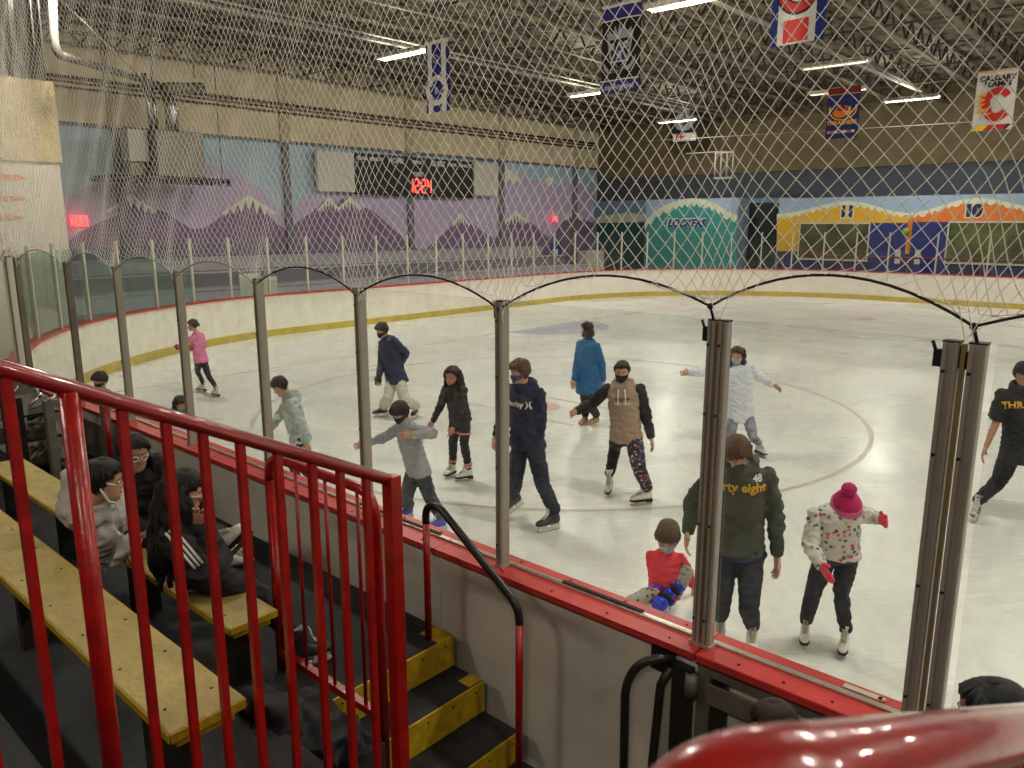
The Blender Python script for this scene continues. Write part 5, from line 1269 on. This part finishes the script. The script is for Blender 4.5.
def print_on(info, items, name, parent=None):
    """lettering laid on the cloth of the chest: items = (text, x, z, size, colour, tilt); x to the reader's right"""
    I = info; bv = BVHTree.FromPolygons([tuple(v) for v in I['topo'].v], I['topo'].f)
    xr = -I['r']                                  # reader's right when facing the wearer
    for txt, x, z, size, mt, tilt in items:
        vs, fs = text_geo(txt, size * I['s'], size * .03, 1.0)
        out = []
        for p in vs:
            c, s_ = math.cos(R(tilt)), math.sin(R(tilt)); px_, pz = p.x * c - p.y * s_, p.x * s_ + p.y * c
            o = I['Nk'] + xr * (x * I['s'] + px_) + I['up'] * (z * I['s'] + pz) + I['f'] * .5
            h = bv.ray_cast(o, -I['f'])
            out.append((h[0] if h[0] else o - I['f'] * .38) + I['f'] * .006)
        mb = MB(); mb.add(out, fs); mb.build(name, mt, I['top'] if parent is None else parent)
def patches_on(info, pts, name, mt, which='top'):
    pass
# ------------------------------------------------------------------ fabrics
F = dict(
 pinktop=mat('pink_fleece', (222, 128, 168), .8, var=.06, bump=.4, bscale=60), blackleg=mat('black_leggings', (32, 30, 34), .7, var=.15),
 navyj=mat('navy_shell_jacket', (30, 36, 72), .55, var=.1, bump=.3, bscale=30), whitepant=mat('white_snow_pants', (196, 190, 176), .7, var=.05, bump=.3, bscale=20),
 blackj=mat('black_jersey', (30, 27, 28), .7, var=.1), greyhood=mat('light_grey_fleece', (158, 160, 166), .8, var=.05, bump=.4, bscale=70),
 jeans=mat('dark_snowy_jeans', (44, 46, 52), .8, rgb2=(86, 90, 98), vscale=9, bump=.4), navyh=mat('navy_hoodie_cloth', (30, 34, 62), .85, var=.1, bump=.4, bscale=80),
 navyjeans=mat('navy_jeans', (34, 40, 64), .8, rgb2=(24, 28, 46), vscale=10), hoodgrey=mat('charcoal_hood_lining', (54, 52, 50), .85),
 bluecoat=mat('quilted_blue_coat', (20, 92, 142), .5, var=.1, bump=1, bscale=9, aniso=(.5, .5, 2.2)), tan=mat('tan_fleece', (164, 140, 120), .85, var=.05, bump=.4, bscale=80),
 blk=mat('plain_black_cloth', (26, 25, 27), .8, var=.1), tie=mat('tie_dye_cloth', (142, 158, 158), .85, rgb2=(206, 212, 208), vscale=11, bump=.4),
 whiteh=mat('white_pastel_hoodie', (226, 226, 230), .85, rgb2=(206, 212, 226), vscale=9, bump=.4), greytie=mat('grey_marbled_leggings', (160, 158, 172), .8, rgb2=(92, 92, 112), vscale=12),
 green=mat('dark_green_hoodie_cloth', (62, 66, 54), .85, rgb2=(74, 78, 66), vscale=12, bump=.5, bscale=70), dkjeans=mat('black_blue_jeans', (26, 28, 36), .8, rgb2=(42, 46, 54), vscale=14),
 coral=mat('coral_red_top', (232, 62, 76), .75, var=.05), pinkhat=mat('deep_pink_knit', (196, 36, 100), .95, var=.2, vscale=50, bump=1, bscale=120), pinkband=mat('light_pink_knit', (214, 96, 142), .95, var=.15, vscale=50, bump=1, bscale=120),
 pinkglove=mat('coral_pink_knit', (240, 78, 106), .9, var=.1, vscale=50, bump=.6, bscale=100), whitehood=mat('dingy_white_hoodie', (184, 178, 172), .85, var=.05, bump=.5, bscale=60),
 blkglove=mat('black_glove_cloth', (26, 25, 26), .7), redglove=mat('dark_pink_glove', (150, 44, 66), .8))
floral = mat_patches('white_coat_bright_print', (204, 200, 190), [(206, 70, 110), (60, 110, 110), (190, 170, 70), (150, 120, 160), (90, 92, 96)], 30, cut=.55)
comic = mat_patches('multicolour_comic_print', (44, 46, 62), [(190, 60, 70), (80, 130, 180), (200, 190, 180), (190, 160, 60), (120, 60, 110)], 30, cut=.75)
kidprint = mat_patches('cream_colour_speck_print', (178, 170, 156), [(200, 110, 100), (110, 120, 130), (200, 180, 90), (80, 84, 90)], 26, cut=.55)
M_ = dict(pink=mat('mask_pink', (214, 120, 140), .8), black=mat('mask_black', (26, 25, 28), .8), blue=mat('mask_blue_print', (40, 44, 110), .8, rgb2=(90, 90, 130), vscale=40), med=mat('mask_light_blue', (166, 196, 214), .8), grey=mat('mask_white_print', (196, 196, 206), .8, rgb2=(120, 126, 140), vscale=40), green=mat('mask_green', (60, 130, 84), .8), rose=mat('mask_rose', (206, 132, 116), .8), navy=mat('mask_dark_navy', (34, 34, 54), .8), teal=mat('mask_pale_teal', (150, 176, 176), .8))

# 1 girl in pink, far left
person('small skater in pink top and black leggings gliding left near the left corner', 1.30, (201, 361), (196.5, 334), (193, 325), (-95, 8), -80, [(178, 347, .10), (194, 348, -.12)], [(190, 345), (206, 347)], [(202, 392, -75), (216, 397, -60)], [(199, 373), (209, 373)], 'fair', F['pinktop'], F['blackleg'], 'figure', dict(mat=H_DBR, style='tail', line=(.31, -.05, -.3), tail=[(0, -.40, .1), (0, -.5, -.05), (0, -.46, -.2)]), M_['pink'], F['redglove'], hs=.155, hood=False, collar=.3, seed=1, top_kw=dict(name='pink_top', hem=-.04, long=.005), bot_kw=dict(fit=.006))
# 2 navy jacket, white trousers
I = person('skater in navy jacket and baggy white trousers with a hand on the hip', 1.56, (396, 377), (388, 338.5), (382, 330), (-135, 18), -130, [(379, 378, -.05), (400, 366, .02)], [(378, 362), (412, 352)], [(381, 417, -115), (415, 418, -170)], [(388, 397), (404, 396)], 'light', F['navyj'], F['whitepant'], 'hockey', dict(mat=H_DBR, style='short', line=(.22, -.12, -.36), fringe=.05, thick=.06), M_['black'], F['blkglove'], hs=.145, hood=False, collar=.45, build=1.08, seed=2, top_kw=dict(name='zip_jacket', hem=-.12, fit=.034, long=.012), bot_kw=dict(fit=.020, flare=.025))
# 3 girl in black with pink stripes
I = person('long haired girl in black outfit with pink stripes and white skates', 1.38, (460, 416), (454, 385), (452, 375), (-150, 14), -140, [(433, 421, -.12), (454, 426, -.16)], [(441, 404), (467, 405)], [(450.5, 477, -150), (465, 481, -112)], [(454, 446), (463, 445)], 'olive', F['blackj'], F['blackleg'], 'figure', dict(mat=H_DBR, style='long', len=.42, line=(.29, -.1, -.3), arc=(80, 280), curls=(16, .26, 90, 270, .09)), M_['rose'], hs=.15, hood=False, seed=3, top_kw=dict(name='black_jersey_top', hem=-.10), bot_kw=dict(fit=.012))
stripe = mat('pink_stripe', (226, 128, 140), .7)
mb = MB()
for kk in (0, 1):
    a, b = I['hp'][kk], I['kn'][kk]
    for t in (.5,): 
        c = a.lerp(b, t); r_ = (.078 + .022) * I['s']; d = (b - a).normalized(); mb.tube([c + d * .01, c + d * .03], [r_, r_], 16)
    c = I['an'][kk].lerp(I['kn'][kk], .12); d = (I['kn'][kk] - I['an'][kk]).normalized(); mb.tube([c, c + d * .03], .062 * I['s'], 16)
mb.build('pink_bands', stripe, I['body'])
# 4 boy in light grey
I = person('boy in light grey fleece and dark jeans with arms spread beside the red railing', 1.38, (418, 470), (406, 424), (400, 412), (-140, 28), -125, [(365, 443.5, .05), (412, 435, -.28)], [(384, 438), (433, 434)], [(405, 520, -130), (437, 532, -110)], [(409, 492), (428, 491)], 'fair', F['greyhood'], F['jeans'], 'purple', dict(mat=H_DBR, style='short', line=(.14, -.14, -.36), thick=.07, fringe=.05), M_['navy'], hs=.15, hood=False, collar=.5, seed=4, top_kw=dict(name='grey_fleece', hem=-.06, fit=.026, cuffm=mat('lime_cuff', (196, 210, 120), .8)), bot_kw=dict(fit=.022, flare=.01))
# 5 navy hoodie behind the post
I = person('teenage boy in navy hoodie with white chest lettering walking beside the single post', 1.70, (527, 441), (524, 386), (520, 371), (-115, 10), -140, [(497, 436, .05), (536, 453, -.10)], [(503, 412), (546, 428)], [(515, 515, -125), (549, 531, -118)], [(517, 476), (541, 474)], 'fair', F['navyh'], F['navyjeans'], 'hockey', dict(mat=H_BR, style='short', line=(.20, -.14, -.36), thick=.055, fringe=.05), M_['blue'], hs=.138, seed=5, top_kw=dict(hem=-.10, fit=.03), bot_kw=dict(fit=.016, flare=.006), foot_pitch=(22, 0), ankle_lift=(.05, 0))
print_on(I, [('Hurley )(', .02, -.155, .075, white_txt, 0)], 'chest_lettering')
# 6 blue coat
person('standing adult in long quilted blue coat and tan boots looking left', 1.60, (589, 380), (588, 341), (587, 329.5), (-75, 2), -125, [(574, 381, -.02), (604, 384, -.05)], [(572, 360), (608, 361)], [(583.5, 424, -150), (593.5, 424, -130)], [(585, 402), (592, 402)], 'fair', F['bluecoat'], F['blk'], 'boots', dict(mat=H_DBR, style='long', len=.2, line=(.31, -.1, -.42), arc=(62, 298), back=0, spread=.5), None, hs=.138, build=1.12, hood=False, collar=.5, seed=6, top_kw=dict(name='quilted_coat', hem=-.34, fit=.028, long=.03, wr=.6), bot_kw=dict(fit=.006, flare=.01))
# 7 tan hoodie
I = person('skater in tan hoodie with black sleeves and patterned right trouser leg', 1.60, (626, 436), (623, 384), (622, 371), (-165, 12), -165, [(577, 411, -.05), (651, 437, -.05)], [(595, 402), (645, 411)], [(609, 493, -165), (642, 505, -105)], [(614, 455), (637, 462)], 'light', F['tan'], F['blk'], 'figure', dict(mat=H_DBR, style='bun', line=(.31, -.05, -.3), thick=.03), M_['black'], hs=.138, seed=7, top_kw=dict(hem=-.09, fit=.034, sl=F['blk']), bot_kw=dict(fit=.018, right=None), foot_pitch=(18, 0), ankle_lift=(.03, 0))
mb = MB()
i = 1 if pix(I['kn'][1])[0] > pix(I['kn'][0])[0] else 0
s_ = I['s']; m1 = I['hp'][i].lerp(I['kn'][i], .5); m2 = I['kn'][i].lerp(I['an'][i], .35)
limb(mb, [I['hp'][i].lerp(I['kn'][i], .2), m1, I['kn'][i], m2, I['an'][i]], [.098 * s_, .099 * s_, .080 * s_, .077 * s_, .064 * s_], 4); remesh(mb, .011, 2, .008, .1).build('patterned_leg', comic, I['body'])
print_on(I, [('BROOKLYN', .0, -.15, .030, dark, 0), ('NEW YORK', .0, -.20, .036, white_txt, 0)], 'chest_lettering')
mb = MB()
for q in (-1, 1): mb.tube([I['Nk'] + I['r'] * (q * .035) + I['f'] * .13 - I['up'] * .03, I['Nk'] + I['r'] * (q * .04) + I['f'] * .175 - I['up'] * .12, I['Nk'] + I['r'] * (q * .04) + I['f'] * .178 - I['up'] * .20], .006, 6)
mb.build('drawstrings', white_txt, I['top'])
# 8 white hoodie, arms out
person('skater in white hoodie with both arms stretched out behind the double gate post', 1.46, (741, 413), (740, 367), (737, 355), (-155, 12), -165, [(688, 373, .0), (773, 385, -.02)], [(705, 373), (762, 379)], [(727, 452, 170), (760, 456, 165)], [(731, 432), (752, 433)], 'light', F['whiteh'], F['greytie'], 'figure', dict(mat=H_DBR, style='long', len=.40, line=(.29, -.1, -.3), arc=(60, 290), curls=(16, .24, 70, 290, .09)), M_['teal'], hs=.15, seed=8, build=1.05, top_kw=dict(hem=-.16, fit=.034, long=.012), bot_kw=dict(fit=.008))
# 9 green hoodie
I = person('tall skater in dark green hoodie bending the head down behind the double post', 1.72, (739, 545), (742, 466), (737, 453), (-138, 40), -172, [(688, 532, -.02), (777, 554, -.05)], [(691, 503), (779, 518)], [(718, 645, -158), (751, 655, -164)], [(722, 592), (749, 594)], 'fair', F['green'], F['dkjeans'], 'figure', dict(mat=H_BR, style='short', line=(.22, -.06, -.3), thick=.05), M_['med'], hs=.138, seed=9, shw=.094, build=.93, top_kw=dict(hem=-.09, fit=.026), bot_kw=dict(fit=.014, flare=.0))
gold = mat('gold_print', (214, 162, 40), .7)
print_on(I, [('forty eight', -.03, -.115, .085, gold, 0), ('48', .09, -.055, .062, white_txt, 0)], 'chest_lettering')
mb = MB(); mb.tube([I['Pv'] + I['r'] * (math.cos(a) * .178) + I['f'] * (math.sin(a) * .135) - I['up'] * .058 for a in [2 * PI * k / 24 for k in range(25)]], .016, 6); mb.build('shirt_hem', mat('purple_shirt', (44, 36, 78), .8), I['body'])
# 10 sitting child
Pc = at(664, 594, z=.12)
def G(x, y, z): return at(x, y, z=z)
aimL = (Vector((-.25, -.85, .45)).normalized(), Vector((-.55, .50, .65)).normalized()); 
def orth(f, u): f = f.normalized(); u = (u - f * u.dot(f)).normalized(); return f, u
aL = orth(Vector((-.35, -.55, .5)), Vector((-.8, .1, -.2))); aR = orth(Vector((-.5, -.75, .15)), Vector((.2, .1, .9)))
I = person('small child in coral red top sitting on the ice with blue knee guards', 1.08, Pc, Pc + Vector((.01, .06, .33)), G(668, 536, .60), (-160, 22), -165, [G(652, 588, .06), G(694, 590, .05)], [(655, 570), (697, 570)], [(G(650, 606, .07), -100), (G(673, 607, .03), -150)], [(640, 598), (685, 563)], 'fair', F['coral'], kidprint, 'blue', dict(mat=H_LBR, style='short', line=(.10, -.16, -.38), thick=.07, fringe=.04), M_['grey'], hs=.215, build=1.12, seated=True, Y0=Pc.y, hood=False, collar=.2, seed=10, top_kw=dict(name='coral_top', hem=-.05, fit=.018), bot_kw=dict(fit=.028))
bg = mat('royal_blue_plastic', (30, 50, 200), .35)
mb = MB(); c = G(660, 604, .13); mb.ell(c, Vector((.065, 0, 0)), Vector((0, .05, 0)), Vector((0, 0, .06))); c2 = G(668, 594, .17); c3 = G(677, 587, .20); mb.tube([c2 - Vector((.03, 0, .03)), c2 + Vector((.03, 0, .03))], .05, 12); mb.tube([c3 - Vector((.03, 0, .02)), c3 + Vector((.03, 0, .03))], .058, 12); mb.build('blue_guards', bg, I['body'])
mb = MB(); mb.tube([c.lerp(c2, .45), c.lerp(c2, .7)], .058, 12); mb.tube([c2.lerp(c3, .45), c2.lerp(c3, .65)], .06, 12); mb.build('black_strap', dark, I['body'])
# 11 pink hat
I = person('child in pink pompom hat, white printed coat and coral gloves leaning forward', 1.32, (837, 554), (838, 508), (846, 509), (-165, 20), -168, [(822, 566, -.25), (880, 519, -.05)], [(811, 541), (863, 515)], [(804, 643, -158), (843, 653, -152)], [(815, 583), (841, 588)], 'tan', floral, F['dkjeans'], 'figure', dict(mat=H_DBR, style='tail', line=(.2, -.1, -.3), tail=[(-.25, -.2, -.25), (-.42, -.3, -.3), (-.5, -.42, -.45)]), None, F['pinkglove'], hs=.165, seed=11, build=1.08, hood=False, collar=.35, top_kw=dict(name='printed_coat', hem=-.02, fit=.034), bot_kw=dict(fit=.014), hand_kw=[dict(curl=.25), dict(curl=.5)])
hd = I['hd']; mb = MB(); shell(mb, hd, lambda a: .08 - .04 * math.cos(a + PI), 0, 360, .10, .03, n=40, m=10, wave=.004); hat = mb.build('knit_hat', F['pinkhat'], I['body'])
mb = MB(); shell(mb, hd, lambda a: -.02 + .03 * math.cos(a), 0, 360, .15, .06, zt=.22, n=40, m=4); mb.build('hat_band', F['pinkband'], hat)
mb = MB(); mb.ell(hd.P(0, -.06, .76), hd.r * (.235 * hd.h), hd.f * (.235 * hd.h), hd.u * (.21 * hd.h), 18, 12)
mb.v = [p + (p - hd.P(0, -.10, .74)).normalized() * (.02 * hd.h * noise.noise(p * 90)) for p in mb.v]; mb.build('pompom', F['pinkhat'], hat)
# 12 black hoodie at the right edge
I = person('skater in black hoodie with yellow lettering and black cap at the right edge', 1.66, (1021, 453), (1024, 388), (1024, 374), (-160, 10), -165, [(986, 447, -.08), (1062, 447, -.05)], [(1001, 420), (1058, 420)], [(975, 520, -140), (1052, 525, -165)], [(1001, 476), (1040, 480)], 'tan', F['blk'], F['blk'], 'white_hockey', dict(mat=H_BLK, style='short', line=(.30, -.02, -.3)), None, hs=.138, seed=12, sleeve=.45, top_kw=dict(hem=-.12, fit=.034), bot_kw=dict(fit=.022))
print_on(I, [('THRASHER', .0, -.14, .092, gold, 4)], 'chest_lettering')
print_on(I, [('_______', .0, -.125, .092, mat('print_red', (180, 40, 30), .7), 4)], 'chest_underline')
hd = I['hd']; mb = MB(); shell(mb, hd, lambda a: .12, 0, 360, .06, .02, n=30, m=8); mb.build('knit_cap', F['blk'], I['body'])
# 13 tie dye hoodie leaning forward
person('child in tie dye hoodie leaning forward behind the glass left of the railing end', 1.42, (300, 438), (289, 396), (280, 386), (-110, 35), -105, [(274, 425, -.1), (306, 442, -.15)], [(279, 415), (306, 425)], [(293, 494, -100), (311, 492, -95)], [(294, 466), (306, 464)], 'light', F['tie'], F['dkjeans'], 'figure', dict(mat=H_DBR, style='tail', line=(.29, -.05, -.3), tail=[(.2, -.1, -.35), (.25, .1, -.55), (.22, .25, -.8), (.2, .3, -1.0)]), None, hs=.15, seed=13, top_kw=dict(hem=-.06, fit=.028), bot_kw=dict(fit=.014))
# 14 boy head in blue, 15 girl head with green mask, both behind the near boards
p = at(100, 380, z=1.15); b0 = Vector((p.x, p.y, 0))
person('dark haired boy in blue with black mask, only head visible over the left boards', 1.27, b0 + Vector((0, 0, .70)), b0 + Vector((.02, .0, 1.02)), p, (-160, 15), -150, [b0 + Vector((-.22, -.1, .62)), b0 + Vector((.25, -.1, .62))], [(90, 420), (115, 420)], [(b0 + Vector((-.1, 0, 0)), -150), (b0 + Vector((.12, .05, 0)), -140)], [(95, 440), (105, 440)], 'light', mat('blue_shirt', (70, 110, 160), .8), F['jeans'], 'hockey', dict(mat=H_DBR, style='short', line=(.18, -.08, -.3), thick=.07), M_['black'], hs=.155, hood=False, Y0=p.y, seed=14)
p = at(181, 405, z=1.12); b0 = Vector((p.x, p.y, 0))
person('small girl with long dark hair and green mask peeking over the boards', 1.24, b0 + Vector((0, 0, .68)), b0 + Vector((-.01, .0, 1.0)), p, (130, 15), 130, [b0 + Vector((-.2, -.1, .62)), b0 + Vector((.22, -.1, .62))], [(170, 440), (195, 440)], [(b0 + Vector((-.1, 0, 0)), 120), (b0 + Vector((.1, .05, 0)), 130)], [(175, 450), (187, 450)], 'light', F['whiteh'], F['jeans'], 'figure', dict(mat=H_BLK, style='long', len=.3, line=(.29, -.1, -.3), arc=(70, 290)), M_['green'], hs=.155, hood=False, Y0=p.y, seed=15)
# ------------------------------------------------------------------ on the stands
def seat(label, u, v, z, neck, head, face, yaw, wr_, elb, feet, knees, *a, **k):
    return person(label, k.pop('H', 1.58), W(u, v, z), neck, head, face, yaw, wr_, elb, feet, knees, *a, seated=True, floor=.65, Y0=W(u, v, 0).y, **k)
I = seat('seated girl in a white hoodie with black ponytail on the front bench', 4.95, 1.76, 1.22, at(88, 505, z=1.58), at(104, 480, z=1.71), (72, 8), 60, [at(118, 545, z=1.25), at(135, 540, z=1.25)], [(118, 570), (100, 560)], [(W(4.45, 2.2, .65), 42), (W(4.2, 2.15, .65), 45)], [(140, 555), (160, 560)], 'light', F['whitehood'], F['blk'], 'figure', hair=dict(mat=H_BLK, style='tail', line=(.29, -.05, -.3), thick=.05, tail=[(0, -.42, .05), (-.1, -.6, -.2), (-.2, -.68, -.6), (-.25, -.62, -1.0), (-.2, -.6, -1.25)]), mask=None, seed=16, build=1.12, top_kw=dict(hem=-.12, fit=.035))
hd = I['hd']; mb = MB(); mb.tube([hd.P(.30, .30, -.02), hd.P(.345, .1, .02), hd.P(.35, -.05, -.02)], .005, 6); mb.tube([hd.P(.34, -.02, -.1), hd.P(.30, .16, -.42), hd.P(.2, .3, -.5)], .007, 6); mb.build('white_mask_strap', white_txt, I['body'])
I = seat('seated girl in black jacket with white sleeve stripes and long wavy hair', 3.78, 1.76, 1.22, at(172, 512, z=1.54), at(184, 491, z=1.67), (78, 14), 80, [at(196, 525, z=1.50), at(205, 560, z=1.28)], [(190, 570), (204, 575)], [(at(238, 551, z=1.20), 60), (W(3.35, 2.1, .65), 60)], [(222, 560), (228, 575)], 'fair', F['blk'], F['blk'], ['figure', 'hockey'], hair=dict(mat=H_BLK, style='long', len=.7, spread=1.2, line=(.29, -.12, -.3), arc=(85, 290), thick=.06, wave=.03, back=.1, curls=(46, .46, 75, 300, .11)), mask=None, seed=17, build=1.08, hood=False, collar=.3, top_kw=dict(name='tracksuit_jacket', hem=-.12, fit=.032), foot_aim=(orth(Vector((.75, .2, .75)), Vector((-.6, -.3, .6))), None))
sh_, el_, wr_ = I['sh'][1], I['el'][1], I['wr'][1]; s_ = I['s']
best = min((0, 1), key=lambda i: I['sh'][i].y); sh_, el_, wr_ = I['sh'][best], I['el'][best], I['wr'][best]
mb = MB()
for q in (-1, 0, 1):
    pts = []
    for a, b, n_ in ((sh_, el_, 7),):
        for k in range(n_):
            c = a.lerp(b, k / n_); ax = (b - a).normalized(); tc = (Vector((0, 0, CAMH)) + Vector((.6, 0, .6)) - c); tc = (tc - ax * tc.dot(ax)).normalized(); sd = ax.cross(tc)
            pts.append(c + (tc * math.cos(q * .28) + sd * math.sin(q * .28)) * (.082 * s_ if k or a is sh_ else .08 * s_))
    mb.tube(pts, .007, 6)
mb.build('sleeve_stripes', white_txt, I['top'])
hd = I['hd']; mb = MB(); mb.tube([hd.P(.06, .42, -.0), hd.P(.2, .40, .0), hd.P(.30, .3, .0), hd.P(.345, .0, .0)], .008, 5)
for q in (-1, 1): mb.tube([hd.P(q * .13 + .075 * math.cos(a), .42, -.01 + .06 * math.sin(a)) for a in [2 * PI * k / 12 for k in range(13)]], .006, 5)
mb.build('glasses', mat('clear_frame', (190, 170, 160), .3), I['body'])
I = seat('seated girl in glasses and black jacket behind the girl in the white hoodie', 5.18, 2.14, 1.14, at(128, 474, z=1.50), at(134, 452, z=1.66), (135, 14), 120, [at(150, 500, z=1.2), at(165, 500, z=1.2)], [(135, 500), (165, 490)], [(W(4.9, 2.45, .65), 60), (W(4.7, 2.4, .65), 60)], [(160, 510), (170, 510)], 'olive', F['blk'], F['blk'], 'figure', hair=dict(mat=H_BLK, style='long', len=.3, line=(.31, -.12, -.3), arc=(70, 290), back=.1), mask=None, seed=18, build=1.05, hood=False, collar=.2)
hd = I['hd']; mb = MB()
for q in (-1, 1):
    mb.tube([hd.P(q * .135 + .09 * math.cos(a), .425 - .05 * abs(math.cos(a)) * (1 if q * math.cos(a) > 0 else 0), .0 + .075 * math.sin(a)) for a in [2 * PI * k / 14 for k in range(15)]], .0045, 5); mb.tube([hd.P(q * .23, .38, .02), hd.P(q * .34, .0, .02)], .006, 5)
mb.build('glasses', mat('white_frame', (210, 200, 190), .3), I['body'])
# ------------------------------------------------------------------ two heads on the walkway in front
p = at(775, 727, z=1.12); b0 = Vector((p.x, p.y, 0))
person('dark haired child on the walkway, crown of the head just above the red rail', 1.22, b0 + Vector((0, 0, .66)), b0 + Vector((0, 0, .97)), p, (-20, 10), -20, [b0 + Vector((-.2, -.05, .6)), b0 + Vector((.2, -.05, .6))], [(750, 760), (800, 760)], [(b0 + Vector((-.09, 0, 0)), -20), (b0 + Vector((.09, 0, 0)), -20)], [(760, 790), (790, 790)], 'tan', F['blk'], F['jeans'], 'hockey', dict(mat=H_DBR, style='bun', line=(.25, -.1, -.3)), None, hs=.165, hood=False, Y0=p.y, seed=19)
p = at(992, 716, z=1.52); b0 = Vector((p.x, p.y, 0))
person('person with black hair tied back standing on the walkway at the bottom right corner', 1.66, b0 + Vector((0, 0, .88)), b0 + Vector((.03, 0, 1.36)), p, (-75, 8), -60, [b0 + Vector((-.2, -.05, .8)), b0 + Vector((.25, -.05, .8))], [(950, 760), (1020, 760)], [(b0 + Vector((-.09, 0, 0)), -40), (b0 + Vector((.09, 0, 0)), -40)], [(960, 790), (990, 790)], 'tan', F['blk'], F['jeans'], 'hockey', dict(mat=H_BLK, style='tail', line=(.30, -.05, -.3), thick=.03), None, hs=.138, hood=False, Y0=p.y, seed=20)
# ------------------------------------------------------------------ things on the stands
coat = MB(); p0 = W(2.62, 1.70, .65)
coat.ell(W(2.72, 1.62, .80), DU * .24, DV * .20, UP * .17); coat.ell(W(2.90, 1.55, .78), DU * .22, DV * .16, UP * .15); coat.ell(W(2.62, 1.75, .74), DU * .12, DV * .12, UP * .12); coat.ell(W(2.66, 1.48, .95), DU * .16, DV * .12, UP * .12)
tag(remesh(coat, .012, 2, .05, .16, 5).build('coat', F['blk'], loc=p0), 'black coat heaped on the floor past the end of the long yellow bench', 'coat')
# ================================================================== WORLD, CAMERA, VIEW
w = bpy.data.worlds.new('world'); bpy.context.scene.world = w; w.use_nodes = True
w.node_tree.nodes['Background'].inputs[0].default_value = (.9, .85, .78, 1); w.node_tree.nodes['Background'].inputs[1].default_value = .15
cd = bpy.data.cameras.new('camera'); cam = bpy.data.objects.new('camera', cd); C.objects.link(cam)
cd.sensor_width = 36; cd.lens = FPX / 1024 * 36; cam.location = (0, 0, CAMH); cam.rotation_euler = (PI / 2 - PITCH, 0, 0); cd.clip_start = .02; cd.clip_end = 200
cd.dof.use_dof = True; cd.dof.focus_distance = 7.5; cd.dof.aperture_fstop = 9
bpy.context.scene.camera = cam
sc = bpy.context.scene
sc.view_settings.view_transform = 'Standard'; sc.view_settings.look = 'None'; sc.view_settings.gamma = 1; sc.view_settings.use_curve_mapping = False
sc.view_settings.exposure = EXPO
sc.cycles.use_denoising = True; sc.cycles.max_bounces = 8; sc.cycles.diffuse_bounces = 4; sc.cycles.glossy_bounces = 3; sc.cycles.transparent_max_bounces = 40; sc.cycles.sample_clamp_indirect = 6
sc.cycles.caustics_reflective = False; sc.cycles.caustics_refractive = False
